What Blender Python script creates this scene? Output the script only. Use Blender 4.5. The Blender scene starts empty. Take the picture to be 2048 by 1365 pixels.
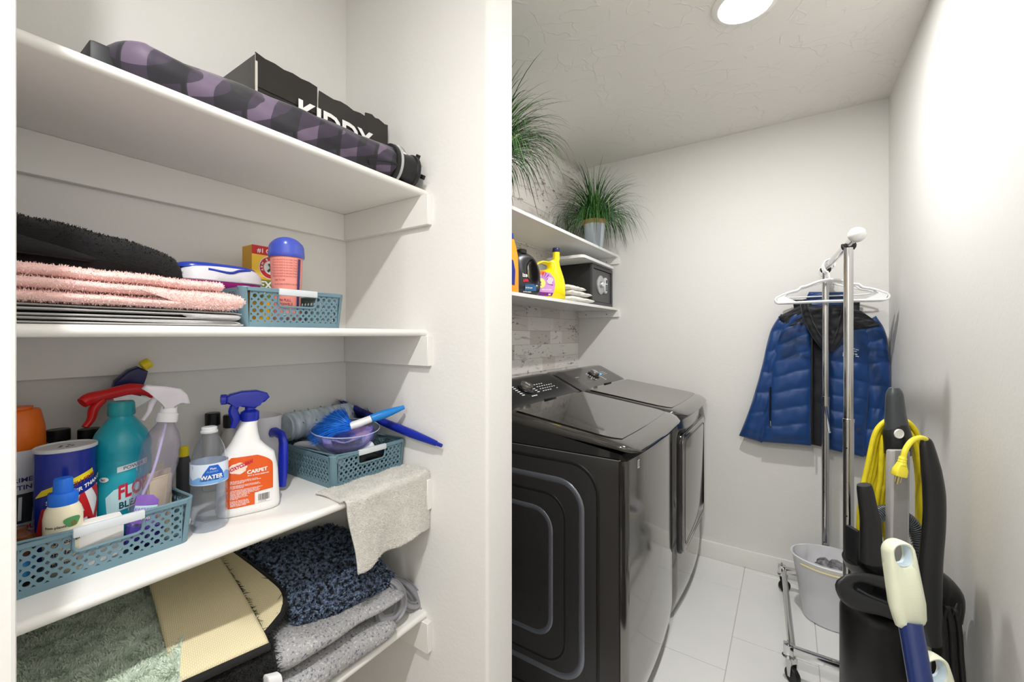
import bpy, bmesh, math, random
from mathutils import Vector, noise, Matrix
random.seed(7)
scn = bpy.context.scene
COL = scn.collection
PI = math.pi

# ---------------------------------------------------------------- camera, lights, exposure
F_PX, ANG, CAM_H = 840.0, math.radians(33.313), 1.30
cam_d = bpy.data.cameras.new('camera')
cam = bpy.data.objects.new('camera', cam_d)
COL.objects.link(cam)
cam.location = (0, 0, CAM_H)
cam.rotation_euler = (PI/2, 0, ANG)
cam_d.sensor_width = 36.0
cam_d.lens = F_PX/2048*36
cam_d.shift_y = -12.5/2048
cam_d.clip_start = 0.02
scn.camera = cam
scn.view_settings.view_transform = 'Standard'
scn.view_settings.look = 'None'
scn.view_settings.gamma = 1
scn.view_settings.exposure = 0.44
scn.view_settings.use_curve_mapping = False
world = bpy.data.worlds.new('world')
scn.world = world
world.use_nodes = True
world.node_tree.nodes['Background'].inputs[0].default_value = (1, .97, .93, 1)
world.node_tree.nodes['Background'].inputs[1].default_value = 0.3
scn.cycles.max_bounces = 10
scn.cycles.diffuse_bounces = 6
scn.cycles.transmission_bounces = 10
scn.cycles.caustics_reflective = False
scn.cycles.caustics_refractive = False
try:
    scn.cycles.use_denoising = True
except Exception:
    pass
LIGHTS = [(-0.123, 1.642, 11.8), (-0.11, -0.10, 14.0), (-0.11, -1.25, 8.5)]  # third entry is an unseen lamp added behind the camera as fill
for lx, ly, e in LIGHTS:
    ld = bpy.data.lights.new('can_light_lamp', 'AREA')
    ld.shape = 'DISK'; ld.size = 0.06; ld.energy = e; ld.color = (1.0, 0.992, 0.98)
    lo = bpy.data.objects.new('can_light_lamp', ld); COL.objects.link(lo)
    lo.location = (lx, ly, 2.420)

# ---------------------------------------------------------------- measuring helpers
SA, CA = math.sin(ANG), math.cos(ANG)
def ray(px, py):
    u = (px-1024)/F_PX
    return Vector((-SA+CA*u, CA+SA*u, (670-py)/F_PX))
def onx(px, py, X):
    r = ray(px, py); t = X/r.x; return Vector((X, t*r.y, CAM_H+t*r.z))
def ony(px, py, Y):
    r = ray(px, py); t = Y/r.y; return Vector((t*r.x, Y, CAM_H+t*r.z))
def onz(px, py, Z):
    r = ray(px, py); t = (Z-CAM_H)/r.z; return Vector((t*r.x, t*r.y, Z))
def ond(px, py, t):
    r = ray(px, py); return Vector((t*r.x, t*r.y, CAM_H+t*r.z))

# ---------------------------------------------------------------- materials
def lin(c):
    return tuple(((v/255)/12.92 if v/255 <= .04045 else ((v/255+.055)/1.055)**2.4) for v in c)
MATS = {}
def mat(name, rgb, rough=.5, metal=0., bump=0., bscale=200., var=0., vscale=8., coat=0., trans=0., ior=1.45,
        alpha=1., emit=None, estr=0., sheen=0., rgb2=None, spec=.5, stretch=None, sub=0., detail=3.):
    if name in MATS: return MATS[name]
    m = bpy.data.materials.new(name); m.use_nodes = True
    nt = m.node_tree; n = nt.nodes; l = nt.links
    b = n['Principled BSDF']
    col = lin(rgb)
    b.inputs['Base Color'].default_value = (*col, 1)
    b.inputs['Roughness'].default_value = rough
    b.inputs['Metallic'].default_value = metal
    b.inputs['IOR'].default_value = ior
    b.inputs['Specular IOR Level'].default_value = spec
    b.inputs['Coat Weight'].default_value = coat
    b.inputs['Coat Roughness'].default_value = .06
    b.inputs['Transmission Weight'].default_value = trans
    b.inputs['Alpha'].default_value = alpha
    b.inputs['Sheen Weight'].default_value = sheen
    if sub:
        b.inputs['Subsurface Weight'].default_value = sub
        b.inputs['Subsurface Radius'].default_value = (.01, .01, .01)
    if emit:
        b.inputs['Emission Color'].default_value = (*lin(emit), 1)
        b.inputs['Emission Strength'].default_value = estr
    if var or rgb2 or bump:
        tc = n.new('ShaderNodeTexCoord'); mp = n.new('ShaderNodeMapping')
        l.new(tc.outputs['Object'], mp.inputs['Vector'])
        if stretch: mp.inputs['Scale'].default_value = stretch
    if var or rgb2:
        tx = n.new('ShaderNodeTexNoise'); tx.inputs['Scale'].default_value = vscale; tx.inputs['Detail'].default_value = detail
        l.new(mp.outputs['Vector'], tx.inputs['Vector'])
        cr = n.new('ShaderNodeValToRGB')
        if rgb2:
            c2 = lin(rgb2); cr.color_ramp.elements[0].position = .40; cr.color_ramp.elements[1].position = .60
        else:
            c2 = tuple(min(1, v*(1+var)) for v in col); col = tuple(v*(1-var) for v in col)
            cr.color_ramp.elements[0].position = .3; cr.color_ramp.elements[1].position = .7
        cr.color_ramp.elements[0].color = (*col, 1); cr.color_ramp.elements[1].color = (*c2, 1)
        l.new(tx.outputs['Fac'], cr.inputs['Fac']); l.new(cr.outputs['Color'], b.inputs['Base Color'])
    if bump:
        bx = n.new('ShaderNodeTexNoise'); bx.inputs['Scale'].default_value = bscale; bx.inputs['Detail'].default_value = 4
        l.new(mp.outputs['Vector'], bx.inputs['Vector'])
        bm_ = n.new('ShaderNodeBump'); bm_.inputs['Strength'].default_value = bump; bm_.inputs['Distance'].default_value = .004
        l.new(bx.outputs['Fac'], bm_.inputs['Height']); l.new(bm_.outputs['Normal'], b.inputs['Normal'])
    MATS[name] = m
    return m

def thin_glass(name, tint, haze=.06, rough=.03, bump=0., bscale=40., refl=.55):
    m = bpy.data.materials.new(name); m.use_nodes = True; MATS[name] = m
    nt = m.node_tree; n = nt.nodes; l = nt.links; n.clear()
    out = n.new('ShaderNodeOutputMaterial'); tr = n.new('ShaderNodeBsdfTransparent'); tr.inputs[0].default_value = (*lin(tint), 1)
    gl = n.new('ShaderNodeBsdfGlossy'); gl.inputs['Roughness'].default_value = rough
    df = n.new('ShaderNodeBsdfDiffuse'); df.inputs[0].default_value = (.9, .9, .93, 1)
    lw = n.new('ShaderNodeLayerWeight'); ge = n.new('ShaderNodeNewGeometry')
    pw = n.new('ShaderNodeMath'); pw.operation = 'POWER'; pw.inputs[1].default_value = 3.; l.new(lw.outputs['Facing'], pw.inputs[0])
    ma = n.new('ShaderNodeMath'); ma.operation = 'MULTIPLY_ADD'; ma.inputs[1].default_value = refl; ma.inputs[2].default_value = .05; l.new(pw.outputs[0], ma.inputs[0])
    iv = n.new('ShaderNodeMath'); iv.operation = 'SUBTRACT'; iv.inputs[0].default_value = 1.; l.new(ge.outputs['Backfacing'], iv.inputs[1])
    fm = n.new('ShaderNodeMath'); fm.operation = 'MULTIPLY'; l.new(ma.outputs[0], fm.inputs[0]); l.new(iv.outputs[0], fm.inputs[1])
    m1 = n.new('ShaderNodeMixShader'); m1.inputs[0].default_value = haze
    m2 = n.new('ShaderNodeMixShader'); l.new(tr.outputs[0], m1.inputs[1]); l.new(df.outputs[0], m1.inputs[2])
    l.new(fm.outputs[0], m2.inputs[0]); l.new(m1.outputs[0], m2.inputs[1]); l.new(gl.outputs[0], m2.inputs[2])
    l.new(m2.outputs[0], out.inputs[0])
    if bump:
        tc = n.new('ShaderNodeTexCoord'); bx = n.new('ShaderNodeTexNoise'); bx.inputs['Scale'].default_value = bscale
        l.new(tc.outputs['Object'], bx.inputs['Vector']); bp = n.new('ShaderNodeBump'); bp.inputs['Strength'].default_value = bump; bp.inputs['Distance'].default_value = .004
        l.new(bx.outputs['Fac'], bp.inputs['Height']); l.new(bp.outputs['Normal'], gl.inputs['Normal']); l.new(bp.outputs['Normal'], lw.inputs['Normal'])
    return m
def ceiling_material():
    m = mat('ceiling_texture', (232, 230, 226), .9)
    nt = m.node_tree; n = nt.nodes; l = nt.links; b = n['Principled BSDF']
    tc = n.new('ShaderNodeTexCoord')
    ns = n.new('ShaderNodeTexNoise'); ns.inputs['Scale'].default_value = 5; ns.inputs['Detail'].default_value = 3
    l.new(tc.outputs['Object'], ns.inputs['Vector'])
    mx = n.new('ShaderNodeMixRGB'); mx.inputs[0].default_value = .22
    l.new(tc.outputs['Object'], mx.inputs[1]); l.new(ns.outputs['Color'], mx.inputs[2])
    vo = n.new('ShaderNodeTexVoronoi'); vo.feature = 'DISTANCE_TO_EDGE'; vo.inputs['Scale'].default_value = 12
    l.new(mx.outputs[0], vo.inputs['Vector'])
    rp = n.new('ShaderNodeValToRGB'); rp.color_ramp.elements[0].position = 0; rp.color_ramp.elements[0].color = (1, 1, 1, 1)
    rp.color_ramp.elements[1].position = .05; rp.color_ramp.elements[1].color = (0, 0, 0, 1)
    l.new(vo.outputs['Distance'], rp.inputs['Fac'])
    n2 = n.new('ShaderNodeTexNoise'); n2.inputs['Scale'].default_value = 9; l.new(tc.outputs['Object'], n2.inputs['Vector'])
    r2 = n.new('ShaderNodeValToRGB'); r2.color_ramp.elements[0].position = .43; r2.color_ramp.elements[1].position = .54
    l.new(n2.outputs['Fac'], r2.inputs['Fac'])
    mu = n.new('ShaderNodeMath'); mu.operation = 'MULTIPLY'
    l.new(rp.outputs['Color'], mu.inputs[0]); l.new(r2.outputs['Color'], mu.inputs[1])
    bp = n.new('ShaderNodeBump'); bp.inputs['Strength'].default_value = .42; bp.inputs['Distance'].default_value = .004
    l.new(mu.outputs[0], bp.inputs['Height']); l.new(bp.outputs['Normal'], b.inputs['Normal'])
    return m

def wood_paper_material(name, c):
    m = mat(name, c, .6)
    nt = m.node_tree; n = nt.nodes; l = nt.links; b = n['Principled BSDF']
    tc = n.new('ShaderNodeTexCoord'); mp = n.new('ShaderNodeMapping'); mp.inputs['Scale'].default_value = (1, 6, 34)
    l.new(tc.outputs['Object'], mp.inputs['Vector'])
    a = n.new('ShaderNodeTexNoise'); a.inputs['Scale'].default_value = 1.0; a.inputs['Detail'].default_value = 8; a.inputs['Distortion'].default_value = .9
    l.new(mp.outputs['Vector'], a.inputs['Vector'])
    r = n.new('ShaderNodeValToRGB'); e = r.color_ramp.elements
    e[0].position = .24; e[0].color = (*lin((168, 161, 156)), 1); e[1].position = .42; e[1].color = (*lin(c), 1)
    l.new(a.outputs['Fac'], r.inputs['Fac'])
    mp2 = n.new('ShaderNodeMapping'); mp2.inputs['Scale'].default_value = (1, 30, 60); l.new(tc.outputs['Object'], mp2.inputs['Vector'])
    s = n.new('ShaderNodeTexNoise'); s.inputs['Scale'].default_value = 1.2; s.inputs['Detail'].default_value = 5
    l.new(mp2.outputs['Vector'], s.inputs['Vector'])
    mp3 = n.new('ShaderNodeMapping'); mp3.inputs['Scale'].default_value = (1, 3, 9); l.new(tc.outputs['Object'], mp3.inputs['Vector'])
    s2 = n.new('ShaderNodeTexNoise'); s2.inputs['Scale'].default_value = 1.6; l.new(mp3.outputs['Vector'], s2.inputs['Vector'])
    ad = n.new('ShaderNodeMath'); ad.operation = 'MULTIPLY_ADD'; ad.inputs[1].default_value = .55
    l.new(s2.outputs['Fac'], ad.inputs[0]); l.new(s.outputs['Fac'], ad.inputs[2])
    r2 = n.new('ShaderNodeValToRGB'); e = r2.color_ramp.elements
    e[0].position = .935; e[0].color = (0, 0, 0, 1); e[1].position = .96; e[1].color = (.75, .75, .75, 1)
    l.new(ad.outputs[0], r2.inputs['Fac'])
    mx = n.new('ShaderNodeMixRGB'); mx.inputs[2].default_value = (*lin((112, 104, 98)), 1)
    l.new(r2.outputs['Color'], mx.inputs[0]); l.new(r.outputs['Color'], mx.inputs[1])
    l.new(mx.outputs[0], b.inputs['Base Color'])
    return m

WALL = mat('wall_paint', (228, 227, 224), .75, bump=.12, bscale=90)
TRIM = mat('trim_paint', (232, 231, 227), .42, bump=.06, bscale=60)
WHITE = mat('white_plastic', (235, 236, 236), .35)
BLACK = mat('black_plastic', (22, 22, 24), .35)
CHROME = mat('chrome', (205, 205, 205), .12, 1.)

# ---------------------------------------------------------------- object helpers
ORG = {}
def link(o): COL.objects.link(o); return o
def thing(name, label, cat, loc, group=None):
    o = bpy.data.objects.new(name, None); link(o)
    o.empty_display_size = .05
    o.location = loc; o['label'] = label; o['category'] = cat
    if group: o['group'] = group
    ORG[o.name] = Vector(loc)
    return o
def _finish(name, me, m, parent, org, smooth):
    if isinstance(m, (list, tuple)):
        for x in m: me.materials.append(x)
    elif m: me.materials.append(m)
    if smooth is not None:
        for p in me.polygons: p.use_smooth = True
        if smooth < 179:
            try: me.set_sharp_from_angle(angle=math.radians(smooth))
            except Exception: pass
    o = bpy.data.objects.new(name, me); link(o)
    if parent is not None:
        o.parent = parent
        if parent.type == 'EMPTY': pass
    else:
        o.location = org
    ORG[o.name] = org
    return o
def part(name, bm, m, parent, smooth=40, label=None):
    org = ORG[parent.name]
    bmesh.ops.recalc_face_normals(bm, faces=bm.faces)
    bmesh.ops.translate(bm, verts=bm.verts, vec=-org)
    me = bpy.data.meshes.new(name); bm.to_mesh(me); bm.free()
    o = _finish(name, me, m, parent, org, smooth)
    if label: o['label'] = label
    return o
def solo(name, bm, m, label, cat, loc, smooth=40, group=None):
    org = Vector(loc)
    bmesh.ops.recalc_face_normals(bm, faces=bm.faces)
    bmesh.ops.translate(bm, verts=bm.verts, vec=-org)
    me = bpy.data.meshes.new(name); bm.to_mesh(me); bm.free()
    o = _finish(name, me, m, None, org, smooth)
    o['label'] = label; o['category'] = cat
    if group: o['group'] = group
    return o
def struct(name, bm, m, smooth=None):
    bmesh.ops.recalc_face_normals(bm, faces=bm.faces)
    me = bpy.data.meshes.new(name); bm.to_mesh(me); bm.free()
    o = _finish(name, me, m, None, Vector((0, 0, 0)), smooth)
    o['kind'] = 'structure'
    return o
def raw_part(name, verts, faces, m, parent, smooth=None, stuff=False, label=None):
    org = ORG[parent.name]
    me = bpy.data.meshes.new(name)
    me.from_pydata([tuple(Vector(v)-org) for v in verts], [], faces)
    o = _finish(name, me, m, parent, org, smooth)
    if stuff: o['kind'] = 'stuff'
    if label: o['label'] = label
    return o

# ---------------------------------------------------------------- shape helpers
def NB(): return bmesh.new()
def box(bm, x0, x1, y0, y1, z0, z1, bev=0., seg=2):
    r = bmesh.ops.create_cube(bm, size=1)
    vs = r['verts']
    bmesh.ops.scale(bm, verts=vs, vec=(abs(x1-x0), abs(y1-y0), abs(z1-z0)))
    bmesh.ops.translate(bm, verts=vs, vec=((x0+x1)/2, (y0+y1)/2, (z0+z1)/2))
    if bev:
        es = list({e for v in vs for e in v.link_edges})
        bmesh.ops.bevel(bm, geom=es, offset=bev, segments=seg, profile=.5, affect='EDGES')
    return bm
def obox(bm, c, ax, ay, az, hx, hy, hz, bev=0., seg=2):
    """box with its own axes (unit vectors) and half sizes"""
    r = bmesh.ops.create_cube(bm, size=2); vs = r['verts']
    for v in vs:
        v.co = Vector(c)+ax*(v.co.x*hx)+ay*(v.co.y*hy)+az*(v.co.z*hz)
    if bev:
        es = list({e for v in vs for e in v.link_edges})
        bmesh.ops.bevel(bm, geom=es, offset=bev, segments=seg, profile=.5, affect='EDGES')
    return bm
def rings_mesh(bm, rings, closed_ring=True, cap=True, loop=False):
    R = [[bm.verts.new(p) for p in r] for r in rings]
    n = len(R[0])
    m = len(R)
    for i in range(m if loop else m-1):
        a, b = R[i], R[(i+1) % m]
        for j in range(n if closed_ring else n-1):
            k = (j+1) % n
            try: bm.faces.new((a[j], a[k], b[k], b[j]))
            except ValueError: pass
    if cap and not loop and closed_ring:
        try: bm.faces.new(list(reversed(R[0])))
        except ValueError: pass
        try: bm.faces.new(R[-1])
        except ValueError: pass
    return R
def smooth_path(pts, n):
    """Catmull-Rom resample"""
    P = [Vector(p) for p in pts]; P = [P[0]*2-P[1]]+P+[P[-1]*2-P[-2]]
    out = []
    for i in range(1, len(P)-2):
        for k in range(n):
            t = k/n
            out.append(.5*((2*P[i])+(-P[i-1]+P[i+1])*t+(2*P[i-1]-5*P[i]+4*P[i+1]-P[i+2])*t*t+(-P[i-1]+3*P[i]-3*P[i+1]+P[i+2])*t**3))
    out.append(P[-2]); return out
def lerp_list(vals, n):
    out = []
    for i in range(len(vals)-1):
        for k in range(n): out.append(vals[i]+(vals[i+1]-vals[i])*k/n)
    out.append(vals[-1]); return out
def tube(bm, pts, r, seg=10, flat=1., up=None, loop=False, cap=True):
    """tube along points; r one number or one per point; flat squashes the second axis"""
    P = [Vector(p) for p in pts]; n = len(P)
    rs = r if isinstance(r, (list, tuple)) else [r]*n
    rings = []; prev = None
    for i in range(n):
        if loop: t = P[(i+1) % n]-P[i-1]
        else: t = (P[min(i+1, n-1)]-P[max(i-1, 0)])
        t.normalize()
        if prev is None:
            ref = Vector(up) if up else (Vector((0, 0, 1)) if abs(t.z) < .9 else Vector((1, 0, 0)))
            a = (ref-t*ref.dot(t)).normalized()
        else:
            a = (prev-t*prev.dot(t)).normalized()
        b = t.cross(a); prev = a
        rings.append([P[i]+a*(math.cos(q)*rs[i])+b*(math.sin(q)*rs[i]*flat) for q in [2*PI*k/seg for k in range(seg)]])
    return rings_mesh(bm, rings, True, cap, loop)
def lathe(bm, prof, c, seg=32, axis=None, cap=True, sx=1., sy=1.):
    """profile (radius, height) turned round an axis through c"""
    c = Vector(c)
    if axis is None: ax = Vector((0, 0, 1))
    else: ax = Vector(axis).normalized()
    ref = Vector((1, 0, 0)) if abs(ax.x) < .9 else Vector((0, 1, 0))
    a = (ref-ax*ref.dot(ax)).normalized(); b = ax.cross(a)
    rings = [[c+ax*z+a*(math.cos(q)*max(r, 1e-5)*sx)+b*(math.sin(q)*max(r, 1e-5)*sy) for q in [2*PI*k/seg for k in range(seg)]] for r, z in prof]
    return rings_mesh(bm, rings, True, cap)
def loft(bm, secs, seg=32, cap=True, frame=None):
    """stack of superellipses: (cx, cy, z, rx, ry, n, rot) ; frame maps local to world"""
    rings = []
    for cx, cy, z, rx, ry, n, rot in secs:
        ring = []
        for k in range(seg):
            q = 2*PI*k/seg; cq, sq = math.cos(q), math.sin(q)
            x = math.copysign(abs(cq)**(2/n), cq)*rx; y = math.copysign(abs(sq)**(2/n), sq)*ry
            X = cx+x*math.cos(rot)-y*math.sin(rot); Y = cy+x*math.sin(rot)+y*math.cos(rot)
            p = Vector((X, Y, z)); ring.append(frame(p) if frame else p)
        rings.append(ring)
    return rings_mesh(bm, rings, True, cap)
def prism(bm, outline, f, d):
    """outline of 2D points mapped by f(u, v, w) with w 0..d"""
    a = [bm.verts.new(f(u, v, 0)) for u, v in outline]; b = [bm.verts.new(f(u, v, d)) for u, v in outline]
    n = len(a)
    for i in range(n):
        j = (i+1) % n; bm.faces.new((a[i], a[j], b[j], b[i]))
    fa = bm.faces.new(list(reversed(a))); fb = bm.faces.new(b)
    bmesh.ops.triangulate(bm, faces=[fa, fb])
def rrect(w, h, r, n=6, cx=0, cy=0):
    out = []
    for sx, sy, a0 in ((1, 1, 0), (-1, 1, PI/2), (-1, -1, PI), (1, -1, 3*PI/2)):
        for k in range(n+1):
            a = a0+PI/2*k/n
            out.append((cx+sx*(w/2-r)+r*math.cos(a), cy+sy*(h/2-r)+r*math.sin(a)))
    return out
def sheet(bm, f, nu, nv, th=0.):
    """grid surface f(u, v); th > 0 gives it a second side"""
    G = [[Vector(f(i/nu, j/nv)) for j in range(nv+1)] for i in range(nu+1)]
    if not th:
        V = [[bm.verts.new(p) for p in row] for row in G]
        for i in range(nu):
            for j in range(nv): bm.faces.new((V[i][j], V[i+1][j], V[i+1][j+1], V[i][j+1]))
        return V
    N = [[None]*(nv+1) for _ in range(nu+1)]
    for i in range(nu+1):
        for j in range(nv+1):
            du = G[min(i+1, nu)][j]-G[max(i-1, 0)][j]; dv = G[i][min(j+1, nv)]-G[i][max(j-1, 0)]
            c = du.cross(dv); N[i][j] = c.normalized() if c.length > 1e-12 else Vector((0, 0, 1))
    A = [[bm.verts.new(G[i][j]+N[i][j]*th/2) for j in range(nv+1)] for i in range(nu+1)]
    B = [[bm.verts.new(G[i][j]-N[i][j]*th/2) for j in range(nv+1)] for i in range(nu+1)]
    for i in range(nu):
        for j in range(nv):
            bm.faces.new((A[i][j], A[i+1][j], A[i+1][j+1], A[i][j+1]))
            bm.faces.new((B[i][j], B[i][j+1], B[i+1][j+1], B[i+1][j]))
    for i in range(nu):
        bm.faces.new((A[i][0], B[i][0], B[i+1][0], A[i+1][0])); bm.faces.new((A[i][nv], A[i+1][nv], B[i+1][nv], B[i][nv]))
    for j in range(nv):
        bm.faces.new((A[0][j], A[0][j+1], B[0][j+1], B[0][j])); bm.faces.new((A[nu][j], B[nu][j], B[nu][j+1], A[nu][j+1]))
    return A
def text(s, size, f, m, parent, name='lettering', bold=0., align='LEFT', width=1., label=None, italic=0.):
    """printed words: flat glyph mesh bent by f(x, y)"""
    cu = bpy.data.curves.new('t', 'FONT'); cu.body = s; cu.size = size; cu.resolution_u = 3
    cu.offset = bold*size; cu.align_x = align; cu.shear = italic; cu.space_line = .95
    o = bpy.data.objects.new('t', cu)
    me = bpy.data.meshes.new_from_object(o)
    org = ORG[parent.name]
    if size > .012:
        b = bmesh.new(); b.from_mesh(me); cut2d(b, .006); b.to_mesh(me); b.free()
    for v in me.vertices: v.co = Vector(f(v.co.x*width, v.co.y))-org
    bpy.data.objects.remove(o); bpy.data.curves.remove(cu)
    me.name = name; me.materials.clear()
    ob = _finish(name, me, m, parent, org, None)
    if label: ob['label'] = label
    return ob
def cut2d(bm, step):
    xs = [v.co.x for v in bm.verts]; ys = [v.co.y for v in bm.verts]
    for lo, hi, no in ((min(xs), max(xs), (1, 0, 0)), (min(ys), max(ys), (0, 1, 0))):
        st = step if no[0] else step*2.5
        k = math.floor(lo/st)+1
        while k*st < hi and k < 400:
            bmesh.ops.bisect_plane(bm, geom=bm.verts[:]+bm.edges[:]+bm.faces[:], plane_co=Vector(no)*k*st, plane_no=no); k += 1
def patch(f, outline, m, parent, name='label', lab=None, sub=None):
    """thin printed patch, outline in surface units, bent by f"""
    bm = NB()
    if sub:      # rectangle x0,x1,y0,y1 split into sub strips
        x0, x1, y0, y1 = outline
        V = [[bm.verts.new(f(x0+(x1-x0)*i/sub, y)) for y in (y0, y1)] for i in range(sub+1)]
        for i in range(sub): bm.faces.new((V[i][0], V[i+1][0], V[i+1][1], V[i][1]))
    else:
        fc = bm.faces.new([bm.verts.new((x, y, 0)) for x, y in outline]); bmesh.ops.triangulate(bm, faces=[fc])
        cut2d(bm, .004)
        for v in bm.verts: v.co = Vector(f(v.co.x, v.co.y))
    org = ORG[parent.name]
    bmesh.ops.translate(bm, verts=bm.verts, vec=-org)
    me = bpy.data.meshes.new(name); bm.to_mesh(me); bm.free()
    o = _finish(name, me, m, parent, org, None)
    if lab: o['label'] = lab
    return o
def cyl_map(cx, cy, r, z0, az, e=.0006, tilt=None):
    def f(x, y):
        a = az+x/r
        return Vector((cx+(r+e)*math.cos(a), cy+(r+e)*math.sin(a), z0+y))
    return f
def plane_map(o, ux, uy, e=None):
    o = Vector(o); ux = Vector(ux).normalized(); uy = Vector(uy).normalized(); n = ux.cross(uy)
    k = .0006 if e is None else e
    return lambda x, y: o+ux*x+uy*y+n*k
def to_cam(x, y): return math.atan2(-y, -x)
def nz(p, s=1., o=0.): return noise.noise(Vector((p[0]*s+o, p[1]*s+o*1.7, p[2]*s-o)))

def pile(samples, length, width, jitter, droop=0.):
    """tufts: one thin triangle pair per sample (point, normal)"""
    V, Fc = [], []
    for p, n in samples:
        n = Vector(n)
        d = (n+Vector((random.uniform(-1, 1), random.uniform(-1, 1), random.uniform(-1, 1)))*jitter+Vector((0, 0, -droop))).normalized()
        s = d.cross(Vector((random.uniform(-1, 1), random.uniform(-1, 1), random.uniform(-1, 1)))).normalized()*width/2
        L = length*random.uniform(.6, 1.2)
        i = len(V); p = Vector(p)
        V += [p-s, p+s, p+d*L*.6+s*.8, p+d*L, p+d*L*.6-s*.8]
        Fc.append((i, i+1, i+2, i+3, i+4))
    return V, Fc
def mesh_samples(o, count, cond=None, w=None):
    me = o.data; org = ORG[o.name]
    polys = [p for p in me.polygons if (cond is None or cond(p.center+org, p.normal))]
    ar = [p.area for p in polys]
    out = []
    for p in random.choices(polys, ar, k=count):
        vs = [me.vertices[i].co for i in p.vertices]
        a, b = random.random(), random.random()
        if len(vs) == 4: q = (vs[0]*(1-a)+vs[1]*a)*(1-b)+(vs[3]*(1-a)+vs[2]*a)*b
        else:
            if a+b > 1: a, b = 1-a, 1-b
            q = vs[0]+(vs[1]-vs[0])*a+(vs[2]-vs[0])*b
        out.append((q+org, p.normal.copy()))
    return out

# ================================================================ THE ROOM
XR, YF, XL, XC, CEIL = .405, 2.684, -1.213, -.634, 2.44
YC0, YC1, YP = .078, .852, .970
YB = -1.9
bm = NB(); box(bm, XL-.1, XR+.1, YB-.1, YF+.1, -.06, -.004); floor = struct('floor', bm, mat('grout', (196, 194, 189), .9))
TILE = mat('floor_tile', (232, 232, 230), .22, bump=.03, bscale=6, var=.025, vscale=3)
x = -.201-.302*4
k = 0
while x < XR:
    y = 1.813-.61*7-(0 if k % 2 else .39)
    y = (1.813 if k % 2 == 1 else 2.033)-.61*7
    while y < YF:
        x0, x1, y0, y1 = max(x+.0015, XL), min(x+.3005, XR), max(y+.0015, YB), min(y+.6085, YF)
        if x1-x0 > .01 and y1-y0 > .01:
            bm = NB(); box(bm, x0, x1, y0, y1, -.004, 0, .0006, 1)
            part('tile', bm, TILE, floor, None)
        y += .61
    x += .302; k += 1
bm = NB(); box(bm, XL, XR, YB, YP, -.0005, .006); struct('floor_hall', bm, mat('carpet_tan', (166, 158, 150), .95, bump=.4, bscale=300))
bm = NB(); box(bm, XL-.1, XR+.1, YB-.1, YF+.1, CEIL, CEIL+.1); struct('ceiling', bm, ceiling_material())
bm = NB(); box(bm, XL-.1, XR, YF, YF+.1, 0, CEIL); struct('wall_far', bm, WALL)
bm = NB(); box(bm, XR, XR+.1, YB-.1, YF+.1, 0, CEIL); struct('wall_right', bm, WALL)
bm = NB(); box(bm, XL-.1, XR, YB-.1, YB, 0, CEIL); struct('wall_behind', bm, WALL)
bm = NB(); box(bm, XL-.1, XL, YC0, YP-.06, 0, CEIL); struct('wall_closet', bm, WALL)
bm = NB(); box(bm, XL-.1, XC, YB, YC0, 0, CEIL, .004); struct('wall_left', bm, WALL)
bm = NB(); box(bm, XL, XC, YC1, YP, 0, CEIL)
es = [e for e in bm.edges if all(abs(v.co.x-XC) < 1e-5 for v in e.verts) and abs(e.verts[0].co.z-e.verts[1].co.z) > 1]
bmesh.ops.bevel(bm, geom=es, offset=.009, segments=5, profile=.5, affect='EDGES')
struct('wall_divider', bm, WALL, 50)
bm = NB(); box(bm, XL-.1, XL-.002, YP-.06, YF, 0, CEIL); accent = struct('wall_accent', bm, mat('accent_backing', (150, 146, 142), .8))
PAPER = [wood_paper_material('printed_wood_%d' % i, c) for i, c in enumerate([(228, 224, 220), (218, 213, 208), (236, 233, 229), (207, 202, 197)])]
rnd = random.Random(3)
z = 1.1655-.0787*7; row = 0
while z < CEIL-.005:
    y = YP-rnd.uniform(0, .3)
    while y < YF:
        L = rnd.choice((.16, .24, .31, .38, .46)); y1 = min(y+L, YF-.0005); y0 = max(y, YP)
        if y1-y0 > .01:
            bm = NB(); box(bm, XL-.002, XL+rnd.uniform(.0002, .0012), y0+.0004, y1-.0004, z+.0006, min(z+.0781, CEIL), .0005, 1)
            part('plank', bm, rnd.choice(PAPER), accent, None)
        y += L
    z += .0787; row += 1
def baseboard(name, x0, x1, y0, y1):
    bm = NB(); box(bm, x0, x1, y0, y1, 0, .098, .004, 2); struct(name, bm, TRIM, 40)
baseboard('baseboard_far', XL+.02, XR, YF-.013, YF)
baseboard('baseboard_right', XR-.013, XR, YB, YF-.013)
# ceiling light
def can(x, y, label):
    t = thing('ceiling_light', label, 'light', (x, y, CEIL), 'round ceiling lights')
    bm = NB(); lathe(bm, [(.084, 0), (.104, 0), (.104, -.004), (.096, -.010), (.084, -.012), (.084, 0)], (x, y, CEIL), 48, cap=False)
    part('trim_ring', bm, mat('lamp_trim', (245, 244, 240), .4), t)
    bm = NB(); lathe(bm, [(.084, -.002), (.084, -.012), (.05, -.0145), (.0, -.0155)], (x, y, CEIL), 48)
    part('lens', bm, mat('lamp_lens', (255, 252, 245), .4, emit=(255, 248, 238), estr=22.), t)
can(-.123, 1.642, 'round flush ceiling light glowing above the washer and dryer room')
can(-.11, -.10, 'round flush ceiling light above the open closet, out of the frame')
can(-.11, -1.25, 'added fill light on the ceiling at the hall end, unseen behind the viewpoint')  # invented fixture around the added fill lamp, never in view

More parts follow.
